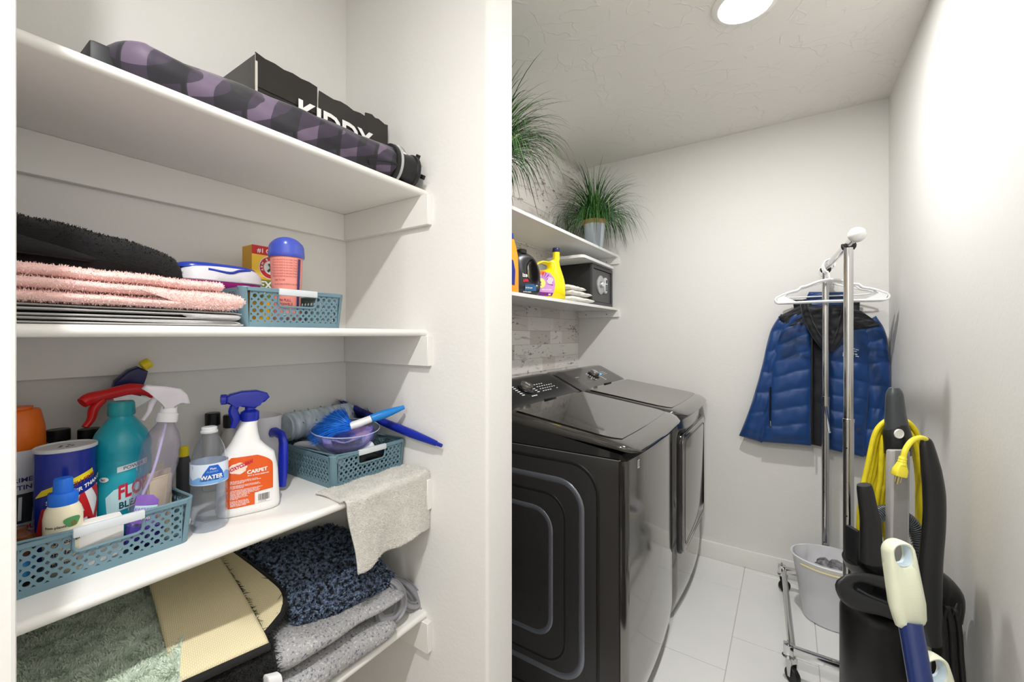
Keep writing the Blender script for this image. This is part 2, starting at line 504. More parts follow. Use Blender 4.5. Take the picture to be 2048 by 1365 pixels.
# ================================================================ CLOSET SHELVES
XS = -.845
def closet_shelf(ztop, label, wear=False):
    t = thing('wall_shelf', label, 'shelf', (XL, YC0, ztop))
    bm = NB()
    prof = [(XL, 0), (XS-.009, 0)]+[(XS-.009+.0092*math.cos(a), -.0092+.0092*math.sin(a)) for a in [PI/2-PI*k/8 for k in range(1, 8)]]+[(XS-.009, -.0185), (XL, -.0185)]
    prism(bm, prof, lambda u, v, w: Vector((u, YC0+w, ztop+v)), YC1-YC0)
    part('board', bm, TRIM, t, 50)
    bm = NB(); box(bm, XL, -.826, YC1-.017, YC1, ztop-.0185-.083, ztop-.0185, .0012, 1); part('side_cleat', bm, TRIM, t)
    bm = NB(); box(bm, XL, XL+.017, YC0, YC1-.017, ztop-.0185-.083, ztop-.0185, .0012, 1); part('back_cleat', bm, TRIM, t)
    return t
Z1, Z2, Z3, Z4 = 1.706, 1.315, .919, .524
closet_shelf(Z1, 'white painted closet shelf, topmost, under the long black box')
closet_shelf(Z2, 'white painted closet shelf under the folded pink towel')
closet_shelf(Z3, 'white painted closet shelf under the spray bottles and the draped rag')
closet_shelf(Z4, 'white painted closet shelf, lowest, under the rugs and grey blanket')

# ================================================================ TOP SHELF
# patterned fabric sleeve with a black tube
t = thing('fabric_sleeve', 'dark purple and black plaid fabric sleeve with black plastic tube end', 'sleeve', (-.91, .5, Z1))
A0, A1 = Vector((-.955, .205, Z1+.052)), Vector((-.885, .745, Z1+.047))
def sleeve_mat():
    m = mat('plaid_fabric', (48, 40, 56), .55, sheen=.3)
    nt = m.node_tree; n = nt.nodes; l = nt.links; b = n['Principled BSDF']
    tc = n.new('ShaderNodeTexCoord'); mp = n.new('ShaderNodeMapping'); mp.inputs['Rotation'].default_value = (.5, .3, .75)
    l.new(tc.outputs['Object'], mp.inputs['Vector'])
    def band(axis, scale, ph, thr):
        s = n.new('ShaderNodeSeparateXYZ'); l.new(mp.outputs[0], s.inputs[0])
        mu = n.new('ShaderNodeMath'); mu.operation = 'MULTIPLY_ADD'; mu.inputs[1].default_value = scale; mu.inputs[2].default_value = ph
        l.new(s.outputs[axis], mu.inputs[0])
        fr = n.new('ShaderNodeMath'); fr.operation = 'FRACT'; l.new(mu.outputs[0], fr.inputs[0])
        g = n.new('ShaderNodeMath'); g.operation = 'GREATER_THAN'; g.inputs[1].default_value = thr; l.new(fr.outputs[0], g.inputs[0])
        return g
    a = band(0, 22, .1, .56); c = band(1, 13, .35, .55); d = band(1, 13, .78, .90)
    s1 = n.new('ShaderNodeMath'); s1.operation = 'ADD'; l.new(a.outputs[0], s1.inputs[0]); l.new(c.outputs[0], s1.inputs[1])
    s2 = n.new('ShaderNodeMath'); s2.operation = 'SUBTRACT'; l.new(s1.outputs[0], s2.inputs[0]); l.new(d.outputs[0], s2.inputs[1])
    s3 = n.new('ShaderNodeMath'); s3.operation = 'MULTIPLY'; s3.inputs[1].default_value = .5; l.new(s2.outputs[0], s3.inputs[0])
    r = n.new('ShaderNodeValToRGB'); e = r.color_ramp.elements
    e[0].color = (*lin((27, 25, 34)), 1); e[1].color = (*lin((104, 88, 112)), 1); e[1].position = 1
    x = r.color_ramp.elements.new(.5); x.color = (*lin((52, 43, 62)), 1)
    l.new(s3.outputs[0], r.inputs['Fac']); l.new(r.outputs['Color'], b.inputs['Base Color'])
    return m
bm = NB(); rings = []
ns = 70
for i in range(ns+1):
    q = i/ns; c = A0.lerp(A1, q); R = .052-.008*min(1, q/.45)
    if q < .10: R = .052*math.sqrt(max(.03, 1-(1-q/.10)**2))
    ring = []
    for k in range(36):
        a = 2*PI*k/36
        r = R*(1+.09*math.sin(3*a+q*9)*(.3+.7*(1-q))+.07*nz((q*7, math.cos(a), math.sin(a)), 1.7)+.035*math.sin(9*a+q*25)*q)
        zz = max(c.z+r*math.sin(a)*(.95), Z1+.001)
        ring.append(Vector((c.x+r*1.1*math.cos(a), c.y, zz)))
    rings.append(ring)
rings_mesh(bm, rings); part('fabric_body', bm, sleeve_mat(), t, 180)
bm = NB(); tube(bm, [(-.895, .70, Z1+.012), (-.85, .66, Z1+.02), (-.835, .72, Z1+.03), (-.84, .745, Z1+.03)], .0025, 6); part('drawstring', bm, mat('cord_black', (25, 24, 28), .6), t)
ax = (A1-A0).normalized()
bm = NB(); lathe(bm, [(.046, -.002), (.051, 0), (.052, .008), (.050, .012), (.043, .014)], A1, 40, ax); part('collar', bm, BLACK, t)
bm = NB(); lathe(bm, [(.0495, .0), (.0505, .001), (.0505, .007), (.0495, .008)], A1+ax*.012, 40, ax, cap=False); part('clear_band', bm, mat('grey_plastic', (176, 178, 178), .3), t)
bm = NB(); lathe(bm, [(.040, 0), (.040, .055), (.044, .058), (.044, .066), (.040, .068), (.036, .068), (.034, .01)], A1+ax*.012, 40, ax); part('tube_end', bm, BLACK, t)
for k in range(4):
    a = PI/4+PI/2*k+.3; d = Vector((math.cos(a), 0, math.sin(a)))
    fb = NB(); obox(fb, A1+ax*.082+d*.044, d, ax, d.cross(ax), .006, .004, .006, .0012)
    part('lug', fb, BLACK, t)
tagf = lambda x, y: A1+ax*(.013+x)+Vector((math.cos(.75+y/.051), 0, math.sin(.75+y/.051)))*.0522
patch(tagf, (0, .009, -.02, .022), mat('tag_white', (238, 238, 236), .4), t, 'barcode_tag', sub=1)
for k in range(9):
    y = -.014+k*.0032
    bmk = NB(); V = [bmk.verts.new(tagf(xx, yy)+Vector((.0005, -.0002, .0004))) for xx, yy in ((.001, y), (.008, y), (.008, y+.0014), (.001, y+.0014))]; bmk.faces.new(V)
    part('bar', bmk, mat('ink_black', (25, 25, 28), .5), t, None)
bm = NB(); box(bm, -.985, -.925, .188, .224, Z1, Z1+.066, .006); part('end_cap', bm, mat('charcoal_plastic', (44, 45, 48), .5), t)

# long black cardboard box
t = thing('cardboard_box', 'long glossy black cardboard box with white block lettering and torn top edge', 'box', (-1.08, .65, Z1))
BX = mat('black_card', (44, 42, 40), .28, var=.12, vscale=14, bump=.05, bscale=40)
bm = NB(); box(bm, -1.15, -.994, .468, .839, Z1, Z1+.155, .0015, 1); part('box_body', bm, BX, t)
def flap(y0, y1, h0, h1, dx, n=7):
    bm = NB(); r2 = random.Random(int(y0*1000))
    top = [(y0+(y1-y0)*k/n, Z1+h0+(h1-h0)*k/n+r2.uniform(-.004, .003)) for k in range(n+1)]
    pts = [(y1, Z1+.15), (y0, Z1+.15)]+top
    prism(bm, pts, lambda u, v, w: Vector((-.992+dx*(v-Z1-.15)/.07-w, u, v)), .003)
    return bm
for a in ((.468, .615, .222, .219, .001), (.617, .757, .208, .207, .008), (.759, .838, .222, .216, .001)):
    part('flap', flap(*a), BX, t, None)
bm = NB(); box(bm, -1.15, -.995, .468, .4705, Z1+.15, Z1+.221); part('flap', bm, BX, t, None)
bm = NB(); box(bm, -1.15, -1.147, .468, .839, Z1+.15, Z1+.216); part('flap', bm, BX, t, None)
bm = NB(); box(bm, -.9925, -.9912, .4675, .4725, Z1+.10, Z1+.222); part('worn_edge', bm, mat('raw_card', (205, 200, 190), .8), t, None)
fr = plane_map((-.9885, .561, Z1+.117), (0, 1, 0), (0, 0, 1), .001)
text('KIDDY', .068, fr, mat('print_white', (240, 240, 238), .4), t, bold=.03, width=1.06)
bm = NB(); box(bm, -.9915, -.9908, .615, .618, Z1+.14, Z1+.206); part('worn_edge', bm, mat('raw_card', (205, 200, 190), .8), t, None)

# ================================================================ MIDDLE SHELF
def folded(bm, path, th, x0, x1, nx, wob=.002, seed=0., round_end=.006, edge_noise=.004):
    """thick strip following a path in (y, z), running from x0 to x1"""
    P = smooth_path([(0, y, z) for y, z in path], 6)
    n = len(P); up, dn = [], []
    for i in range(n):
        tt = (P[min(i+1, n-1)]-P[max(i-1, 0)]).normalized(); nn = Vector((0, -tt.z, tt.y))
        up.append(P[i]+nn*th/2); dn.append(P[i]-nn*th/2)
    loop = up+list(reversed(dn))
    cen = [P[i] for i in range(n)]+list(reversed(P))
    rings = []
    for k in range(nx+1):
        q = k/nx; x = x0+(x1-x0)*q; ed = min(q, 1-q)*abs(x1-x0)
        sc = 1. if ed > round_end else .35+.65*math.sqrt(max(0, 1-(1-ed/round_end)**2))
        ring = []
        for p, c in zip(loop, cen):
            v = c+(p-c)*sc
            w = nz((x*9+seed, v.y*14, v.z*14), 1.0)
            xo = edge_noise*nz((seed, v.y*40, v.z*60), 1.) if q > .5 else 0
            ring.append(Vector((x+xo, v.y+wob*w, v.z+wob*.6*nz((x*11, v.y*13, seed), 1.3))))
        rings.append(ring)
    rings_mesh(bm, rings)
    fs = [f for f in bm.faces if len(f.verts) > 8]; bmesh.ops.triangulate(bm, faces=fs)
# grey folded sheet under the pink towel
GREY = mat('grey_cotton', (178, 177, 176), .85, bump=.15, bscale=300, sheen=.2)
bm = NB()
folded(bm, [(.081, Z2+.0025), (.36, Z2+.0025), (.375, Z2+.0045), (.35, Z2+.0085), (.081, Z2+.0085)], .0042, -1.18, -.862, 30, .0012, 3)
folded(bm, [(.081, Z2+.0140), (.30, Z2+.0140), (.365, Z2+.0125), (.380, Z2+.016), (.36, Z2+.0205), (.20, Z2+.0215), (.081, Z2+.0222)], .0042, -1.18, -.864, 30, .0012, 5)
folded(bm, [(.081, Z2+.0275), (.25, Z2+.0268), (.36, Z2+.0255), (.385, Z2+.0235)], .0035, -1.18, -.868, 30, .0012, 8)
solo('folded_sheet', bm, GREY, 'thin folded grey cotton sheet under the fluffy pink towel', 'sheet', (-1.02, .24, Z2), 180)
# pink towel
PINK = mat('pink_terry', (246, 204, 198), .95, bump=.5, bscale=420, sheen=.4, var=.08, vscale=40)
zt = Z2+.0305
bm = NB()
folded(bm, [(.081, zt+.010), (.25, zt+.008), (.355, zt+.008), (.382, zt+.016), (.355, zt+.0245), (.25, zt+.0255), (.081, zt+.0285)], .0140, -1.17, -.858, 34, .003, 1, .008, .006)
folded(bm, [(.081, zt+.0470), (.24, zt+.0428), (.325, zt+.0412), (.350, zt+.0415)], .0150, -1.17, -.86, 34, .003, 2, .008, .006)
tw = solo('folded_towel', bm, PINK, 'folded fluffy pink towel lying on the thin grey sheet', 'towel', (-1.02, .24, zt), 180)
V, Fc = pile(mesh_samples(tw, 18000, lambda c, n: c.x > -.93 or c.z > zt+.05), .0036, .0011, .7)
raw_part('pile', V, Fc, mat('pink_pile', (250, 214, 208), .95, var=.10, vscale=60, sheen=.3), tw, stuff=True)
# black fleece blanket
FLEECE = mat('black_fleece', (9, 9, 11), .95, bump=.4, bscale=160, sheen=.04, stretch=(1, 1, 3))
def fleece(u, v):
    y = .081+.232*u
    top = (1.492-.034*u**1.5)+.012*math.exp(-((u-0)/.05)**2)*1.2
    base = zt+.0535-.004*u
    a = v*PI
    depth = .11
    z = base+.004+(top-base)*max(0, math.sin(a))**.62
    x = -1.055+math.cos(a)*(-depth if v > .5 else -depth)*(-1)
    x = -1.055+depth*math.cos(a)*(1.05 if v < .5 else 1)
    x += .010*math.sin(u*5+z*38)+.008*nz((u*3, v*5, 0), 1)
    z += .004*nz((u*6, v*3, 4), 1)
    sh = 1-.06*max(0, (u-.93)/.07)
    return Vector((x, y, base+(z-base)*sh))
bm = NB(); 
G = [[fleece(i/40, j/28) for j in range(29)] for i in range(41)]
rings_mesh(bm, [row for row in G])
bmesh.ops.triangulate(bm, faces=[f for f in bm.faces if len(f.verts) > 8])
fl = solo('fleece_blanket', bm, FLEECE, 'bundled black fleece blanket on top of the pink towel', 'blanket', (-1.05, .2, zt+.053), 180)
def fold_flap(u, v):
    y = .083+.226*u
    return Vector((-.935-.02*u-.07*v+.012*math.sin(u*6+v*3), y+.004*v, 1.418+.003+(1.462-.020*u-1.415)*math.sin(v*PI/2)**.9))
bm = NB(); sheet(bm, fold_flap, 30, 12, .008)
o = part('fold', bm, FLEECE, fl, 180)
V, Fc = pile(mesh_samples(fl, 5000, lambda c, n: c.x > -1.08), .004, .0010, .8)
raw_part('nap', V, Fc, FLEECE, fl, stuff=True)

# plastic baskets
TEAL = mat('basket_teal', (104, 134, 147), .42)
GRIP = mat('grip_grey', (208, 214, 218), .4)
def perforated(bm, f, L, h, cols, rows, mx, z0, pz, r, th, notch=None):
    """f(u, v, w): u along, v up, w outwards. holes as real openings"""
    pu = (L-2*mx)/cols
    def quad(u0, u1, v0, v1):
        a = [bm.verts.new(f(u, v, w)) for w in (0, th) for u, v in ((u0, v0), (u1, v0), (u1, v1), (u0, v1))]
        for q in ((0, 1, 2, 3), (7, 6, 5, 4), (0, 4, 5, 1), (1, 5, 6, 2), (2, 6, 7, 3), (3, 7, 4, 0)): bm.faces.new([a[i] for i in q])
    quad(0, mx, 0, h); quad(L-mx, L, 0, h)
    quad(mx, L-mx, 0, z0)
    zt_ = z0+rows*pz
    for c in range(cols):
        u0 = mx+c*pu
        nt = notch and notch[0] <= c < notch[1]
        if not nt: quad(u0, u0+pu, zt_, h)
        for k in range(rows):
            if nt and k >= notch[2]: continue
            v0 = z0+k*pz; cu, cv = u0+pu/2, v0+pz/2
            out = []; inn = []
            for q in range(12):
                a = 2*PI*q/12+PI/12*0
                ca, sa = math.cos(a), math.sin(a); s = 1/max(abs(ca), abs(sa))
                out.append((cu+ca*s*pu/2, cv+sa*s*pz/2)); inn.append((cu+ca*r, cv+sa*r))
            vo = [[bm.verts.new(f(u, v, w)) for u, v in out] for w in (0, th)]
            vi = [[bm.verts.new(f(u, v, w)) for u, v in inn] for w in (0, th)]
            for q in range(12):
                p = (q+1) % 12
                bm.faces.new((vo[0][q], vo[0][p], vi[0][p], vi[0][q])); bm.faces.new((vo[1][p], vo[1][q], vi[1][q], vi[1][p]))
                bm.faces.new((vi[0][q], vi[0][p], vi[1][p], vi[1][q]))
    return pu
def basket(label, y0, xf, z, rot=0.):
    W, D, H = .232, .275, .080
    c = Vector((xf-D/2, y0+W/2, z))
    t = thing('basket', label, 'basket', tuple(c), 'teal plastic storage baskets')
    cr, sr = math.cos(rot), math.sin(rot)
    def loc(p):   # local x to the front, y along the front
        return Vector((c.x+p[0]*cr-p[1]*sr, c.y+p[0]*sr+p[1]*cr, c.z+p[2]))
    tp = .006     # walls flare outwards
    bm = NB(); th = .0022; rc = .012
    w2, d2 = W/2-tp, D/2-tp
    cols = 14
    def fl(v): return tp*v/H
    pu = perforated(bm, lambda u, v, w: loc((d2-th+w+fl(v), -w2+rc+u, v)), 2*(w2-rc), H, cols, 4, .002, .012, .0150, .0041, th, (4, 10, 2))
    perforated(bm, lambda u, v, w: loc((-(d2-th+w+fl(v)), w2-rc-u, v)), 2*(w2-rc), H, cols, 4, .002, .012, .0150, .0041, th, (4, 10, 2))
    perforated(bm, lambda u, v, w: loc((d2-rc-u, w2-th+w+fl(v), v)), 2*(d2-rc), H, 17, 4, .002, .012, .0150, .0041, th)
    perforated(bm, lambda u, v, w: loc((-d2+rc+u, -(w2-th+w+fl(v)), v)), 2*(d2-rc), H, 17, 4, .002, .012, .0150, .0041, th)
    for sx in (1, -1):
        for sy in (1, -1):
            rings = []
            for v in (0, H):
                e = fl(v); o_, i_ = [], []
                for k in range(6):
                    a = PI/2*k/5
                    o_.append(loc((sx*(d2-rc+rc*math.cos(a)+e), sy*(w2-rc+rc*math.sin(a)+e), v)))
                    i_.append(loc((sx*(d2-rc+(rc-th)*math.cos(a)+e), sy*(w2-rc+(rc-th)*math.sin(a)+e), v)))
                rings.append(o_+list(reversed(i_)))
            rings_mesh(bm, rings)
    # floor
    prism(bm, rrect(2*d2, 2*w2, rc, 5), lambda u, v, w: loc((u, v, w)), .0025)
    # rim lip with the two hand notches
    def rim_point(s):
        return s
    R = [(x, y, H) for x, y in rrect(D, W, rc+.004, 5)]
    hw = 3*pu+.001
    rimpts = []
    # front run, notch down and up
    def U(sx):
        zt0, zb = H, .012+2*.0150+.003; r = .008
        ys = [-hw, -hw, -hw+r*.3, -hw+r, 0, hw-r, hw-r*.3, hw, hw]
        zs = [zt0, zb+r, zb+r*.3, zb, zb, zb, zb+r*.3, zb+r, zt0]
        return [(sx*(d2+fl(z_)+.0005), sx*y_, z_) for y_, z_ in zip(ys, zs)]
    q = rrect(D-.002, W-.002, rc+.003, 6)
    # order: start at +x,+y corner going to -x
    corner = [q[0:7], q[7:14], q[14:21], q[21:28]]
    n = len(corner[0])
    c1 = corner[0]; c2 = list(reversed(corner[1])); c3 = corner[2]; c4 = list(reversed(corner[3]))
    path = [(x, y, H) for x, y in c1]+[(x, y, H) for x, y in c2]+list(reversed([(p[0], p[1], p[2]) for p in U(-1)]))*0
    path += U(-1)+[(x, y, H) for x, y in c3]+[(x, y, H) for x, y in c4]+U(1)
    # keep U(-1) going from +y to -y
    tube(bm, [loc(p) for p in path], .0026, 8, loop=True)
    # skirt under the rim at the four sides
    for sx in (1, -1):
        for a, b in ((-W/2+rc, -hw), (hw, W/2-rc)):
            obox(bm, loc((sx*(D/2+.0012), (a+b)/2, H-.003)), Vector((cr, sr, 0)), Vector((-sr, cr, 0)), Vector((0, 0, 1)), .0008, (b-a)/2, .003)
    part('basket_body', bm, TEAL, t, 35)
    for sx in (1, -1):
        bm = NB(); obox(bm, loc((sx*(D/2+.0005), 0, H-.004)), Vector((cr, sr, 0)), Vector((-sr, cr, 0)), Vector((0, 0, 1)), .0048, hw+.001, .0072, .002)
        part('handle_grip', bm, GRIP, t)
    return t
basket('teal perforated plastic basket holding the pink bottle on the pink towel shelf', .397, -.899, Z2)
basket('teal perforated plastic basket packed with cleaning bottles at the left', .095, -.917, Z3)
basket('teal perforated plastic basket holding the glass bowl and brushes at the right', .617, -.925, Z3, -.02)

# wipes tub
t = thing('wipes_tub', 'low oval white tub with a glossy blue lid beside the black blanket', 'tub', (-1.06, .425, Z2+.087))
zb = Z2+.0865
rt = 1.45
bm = NB(); loft(bm, [(-1.06, .428, zb+h, r*.46, r, 2.8, 0) for h, r in ((0, .074), (.002, .078), (.014, .080))], 48); part('band', bm, mat('magenta_print', (150, 30, 120), .3), t)
bm = NB(); loft(bm, [(-1.06, .428, zb+h, r*.47, r, 2.8, 0) for h, r in ((.014, .080), (.016, .083), (.034, .080), (.042, .074), (.046, .066))], 48); part('tub_body', bm, mat('tub_white', (228, 228, 234), .2, coat=.3), t)
bm = NB(); loft(bm, [(-1.065, .422, zb+h, r*.46, r, 2.6, 0) for h, r in ((.040, .0790), (.0455, .0785), (.0500, .0740), (.0535, .060), (.0545, .040))], 48); part('lid', bm, mat('lid_blue', (38, 66, 178), .2, coat=.4), t)
bm = NB(); tube(bm, smooth_path([(-1.026, .39, zb+.038), (-1.022, .43, zb+.034), (-1.024, .45, zb+.041), (-1.032, .475, zb+.044)], 5), .0028, 8); part('latch', bm, mat('lid_blue', (38, 66, 178)), t)

# yellow cardboard carton
t = thing('carton', 'yellow and red carton of carpet powder behind the pink bottle', 'carton', (-1.11, .56, Z2+.003))
bm = NB(); box(bm, -1.137, -1.088, .505, .617, Z2+.003, Z2+.205, .0012, 1); part('carton_body', bm, mat('carton_yellow', (236, 178, 38), .45), t)
ff = lambda e: plane_map((-1.088, .505, Z2+.003), (0, 1, 0), (0, 0, 1), e)
patch(ff(.0006), [(.0, .180), (.112, .180), (.112, .202), (.0, .202)], mat('print_red', (200, 30, 34), .4), t)
patch(ff(.0004), [(.0, .120), (.056, .13), (.112, .15), (.112, .180), (0, .180), (0, .165)], mat('print_light_yellow', (252, 206, 60), .4), t)
text('#1 CARPET', .015, lambda x, y: ff(.0012)(x+.012, y+.185), mat('print_white', (240, 240, 238)), t, bold=.02)
circ = lambda r, cx=.045, cy=.150: [(cx+r*math.cos(2*PI*k/32), cy+r*math.sin(2*PI*k/32)) for k in range(32)]
patch(ff(.0008), circ(.0290), mat('print_white', (240, 240, 238)), t, 'roundel')
patch(ff(.0010), circ(.0272), mat('print_red', (200, 30, 34)), t, 'roundel')
patch(ff(.0012), circ(.0175), mat('print_white', (240, 240, 238)), t, 'roundel')
for i, ch in enumerate('ARM & HAMMER'):
    a = math.radians(205-i*20)
    def rf(x, y, a=a):
        rr = .0192+y; aa = a-x/.0225
        return ff(.0014)(.045+rr*math.cos(aa), .150+rr*math.sin(aa))
    if ch != ' ': text(ch, .0085, rf, mat('print_white', (240, 240, 238)), t, bold=.02)
bm = NB()
tube(bm, [ff(.0016)(.037, .140), ff(.0016)(.045, .148), ff(.0016)(.041, .160)], .0030, 6, .2); tube(bm, [ff(.0016)(.038, .158), ff(.0016)(.052, .155)], .0024, 6, .3); part('emblem', bm, mat('print_dark_green', (40, 70, 60), .5), t)
patch(ff(.0006), [(0, .070), (.112, .070), (.112, .119), (0, .119)], mat('print_green', (110, 128, 40), .4), t)
text('EXTRA', .026, lambda x, y: ff(.0012)(x+.016, y+.097), mat('print_white', (240, 240, 238)), t, bold=.03)
text('STRENGTH', .018, lambda x, y: ff(.0012)(x+.016, y+.081), mat('print_white', (240, 240, 238)), t, bold=.02)

# pink bottle with a blue domed cap
t = thing('bottle', 'pink labelled plastic bottle with a blue domed cap in the upper basket', 'bottle', (-.972, .527, Z2+.003))
cx, cy, zb = -.972, .527, Z2+.003
az = to_cam(cx, cy)
bm = NB(); loft(bm, [(cx, cy, zb+h, r, r, 2, 0) for h, r in ((0, .026), (.003, .0285), (.05, .029), (.12, .0325), (.158, .034), (.166, .033), (.172, .028))], 48)
part('bottle_body', bm, mat('pink_label', (240, 152, 140), .35), t, 60)
bm = NB(); rings = []
for h, r in ((.159, .0365), (.161, .0378), (.168, .0378), (.184, .0368), (.193, .0345), (.200, .028), (.2035, .018), (.2045, .006)):
    rings.append([Vector((cx+r*math.cos(a), cy+r*math.sin(a), zb+h+(.0030*math.cos(2*(a-az)) if .185 < h < .202 else 0))) for a in [2*PI*k/40 for k in range(40)]])
rings_mesh(bm, rings); part('cap', bm, mat('cap_blue', (66, 84, 188), .25, coat=.3), t, 50)
cm = lambda x, y: (lambda r: Vector((cx+(r+.0012)*math.cos(az+x/.033), cy+(r+.0012)*math.sin(az+x/.033), zb+y)))(.029+(.0345-.029)*max(0, min(1, (y-.05)/.10)))
INKR = mat('ink_maroon', (130, 60, 66), .5); INKB = mat('ink_navy', (48, 50, 110), .5)
for k in range(7): text('Toss in as much as you love. Fresh all day', .0052, lambda x, y, k=k: cm(x*.72-.031, .150-k*.0062+y), INKR, t, width=1.)
for k, s in enumerate(('SAFE TO USE', 'on all colors & fabrics, into the drum')): text(s, .0050, lambda x, y, k=k: cm(x*.8-.026, .104-k*.009+y), INKR, t)
for k in range(3):
    patch(cm, [(-.028+.0175*k+.0062*math.cos(a), .078+.0062*math.sin(a)) for a in [2*PI*q/20 for q in range(20)]], mat('print_white', (240, 240, 238)), t, 'icon_disc')
patch(lambda x, y: cm(x, y)*1.0+Vector((.0006, -.0002, 0)), [(-.0125, .074), (-.0085, .074), (-.0085, .082), (-.0125, .082)], INKB, t, 'icon')
patch(lambda x, y: cm(x, y)+Vector((.0006, -.0002, 0)), [(.0045, .074), (.0095, .074), (.0095, .079), (.0115, .079), (.0115, .082), (.0025, .082), (.0025, .079), (.0045, .079)], INKB, t, 'icon')
for k, s in enumerate(('IN FULL', 'TOWELS', 'loads')): text(s, .0075, lambda x, y, k=k: cm(x-.016, .058-k*.009+y), INKR, t, bold=.01)
patch(cm, (.0235, .0305, .03, .155), INKB, t, 'side_stripe', sub=3)
patch(cm, (-.018, .0, .008, .028), mat('print_white', (240, 240, 238)), t, 'barcode_panel', sub=6)
for k in range(7): patch(lambda x, y: cm(x, y)+Vector((.0007, -.0003, 0)), (-.017, -.001, .009+k*.0026, .0103+k*.0026), INKB, t, 'bar', sub=5)

# ================================================================ THIRD SHELF: things in the left basket
PW = mat('print_white', (240, 240, 238))
PR = mat('print_red', (200, 30, 34))
def bottle_map(cx, cy, prof, zb, az, e=.0008):
    """wrap print on a lathed body with profile (radius, height)"""
    def f(x, y):
        r = prof[-1][0]
        for (r0, h0), (r1, h1) in zip(prof, prof[1:]):
            if h0 <= y <= h1:
                r = r0+(r1-r0)*(y-h0)/max(1e-6, h1-h0); break
        R0 = max(p[0] for p in prof)
        a = az+x/R0
        return Vector((cx+(r+e)*math.cos(a), cy+(r+e)*math.sin(a), zb+y))
    return f
zb = Z3+.0035
# scouring powder can
cx, cy = -1.035, .182; az = to_cam(cx, cy)+.02
t = thing('powder_can', 'dark blue cardboard can of scouring powder with red lettering on white', 'can', (cx, cy, zb))
P = [(.0375, 0), (.0375, .186)]
bm = NB(); lathe(bm, [(.0370, 0), (.0375, .003), (.0375, .183)], (cx, cy, zb), 48); part('can_body', bm, mat('can_blue', (20, 42, 150), .25, coat=.3), t)
bm = NB(); lathe(bm, [(.0375, .182), (.0392, .183), (.0392, .188), (.0375, .189), (.036, .1865), (0, .1865)], (cx, cy, zb), 48); part('lid', bm, mat('can_lid', (206, 206, 210), .4), t)
for k in range(5):
    a = k*1.25; bm = NB(); lathe(bm, [(.0022, 0), (.0022, .0006)], (cx+.008*math.cos(a), cy+.008*math.sin(a), zb+.1863), 10); part('sprinkle_hole', bm, mat('ink_black', (25, 25, 28)), t)
f = bottle_map(cx, cy, P, zb, az)
f2 = lambda x, y: f(x, y+x*.0)
sl = .22
patch(f, [(-.025, .005), (.050, .005), (.050, .118+.0), (.030, .113), (.010, .106), (-.008, .095), (-.025, .08)], PW, t)
patch(bottle_map(cx, cy, P, zb, az, .0010), [(-.025, .004), (.050, .004), (.050, .052), (.03, .046), (.01, .052), (-.008, .044), (-.025, .05)], mat('print_ice_blue', (150, 190, 235), .4), t)
patch(bottle_map(cx, cy, P, zb, az, .0012), [(.0+.009*math.cos(a), .018+.007*math.sin(a)) for a in [2*PI*q/20 for q in range(20)]], mat('print_royal', (20, 40, 140)), t, 'roundel')
fa = bottle_map(cx, cy, P, zb, az, .0015)
text('AJAX', .066, lambda x, y: fa(x*.76-.044, .046+y*1.2+(x*.76-.044)*.35), PR, t, bold=.035)
patch(fa, [(-.042, .110), (-.030, .1235), (.034, .148), (.036, .139), (-.026, .115)], mat('print_yellow', (250, 225, 40), .4), t)
fb_ = bottle_map(cx, cy, P, zb, az, .0018)
text('SCRATCH FREE', .0092, lambda x, y: fb_(x*.95-.022, .1205+y+(x*.95-.02)*.38), mat('print_brown', (150, 60, 20)), t, bold=.02)
text('STRONGER THAN EVER', .0092, lambda x, y: fb_(x*.9-.024, .1085+y+(x*.9-.024)*.38), PW, t, bold=.03)
text('with bleach', .006, lambda x, y: fb_(x+.002, .054+y+(x)*.3), mat('ink_navy', (48, 50, 110)), t, bold=.02)
# white and orange bottle at the edge
cx, cy = -1.13, .138; az = to_cam(cx, cy)+.15
t = thing('bottle', 'white bottle with a broad orange cap at the far left of the lower basket', 'bottle', (cx, cy, zb))
bm = NB(); lathe(bm, [(.032, 0), (.035, .004), (.035, .16), (.033, .19)], (cx, cy, zb), 40); part('bottle_body', bm, mat('bottle_white', (226, 226, 234), .3), t)
bm = NB(); lathe(bm, [(.0345, .178), (.0355, .182), (.0345, .215), (.029, .243), (.027, .246), (.020, .246), (.020, .251), (.0, .251)], (cx, cy, zb), 40); part('cap', bm, mat('cap_orange', (232, 110, 22), .35), t)
P = [(.035, 0), (.035, .178)]; f = bottle_map(cx, cy, P, zb, az); f3 = bottle_map(cx, cy, P, zb, az, .0014)
for s, y, sz, m in (('GRIME', .125, .011, INKB), ('LIFTING 7', .112, .011, INKB)): text(s, sz, lambda x, yy, y=y: f(x-.018, y+yy), m, t, bold=.02)
patch(f, [(-.02, .055), (.012, .055), (.016, .105), (-.018, .105)], mat('print_charcoal', (50, 52, 60)), t)
patch(f3, [(-.004, .060), (.0, .060), (.001, .100), (-.003, .100)], PW, t, 'stripe')
text('SERIOUS', .011, lambda x, yy: f(x-.02, .043+yy), PR, t, bold=.03)
patch(f, [(-.02, .0), (.03, .0), (.03, .036), (-.02, .036)], mat('print_royal', (20, 40, 140)), t)
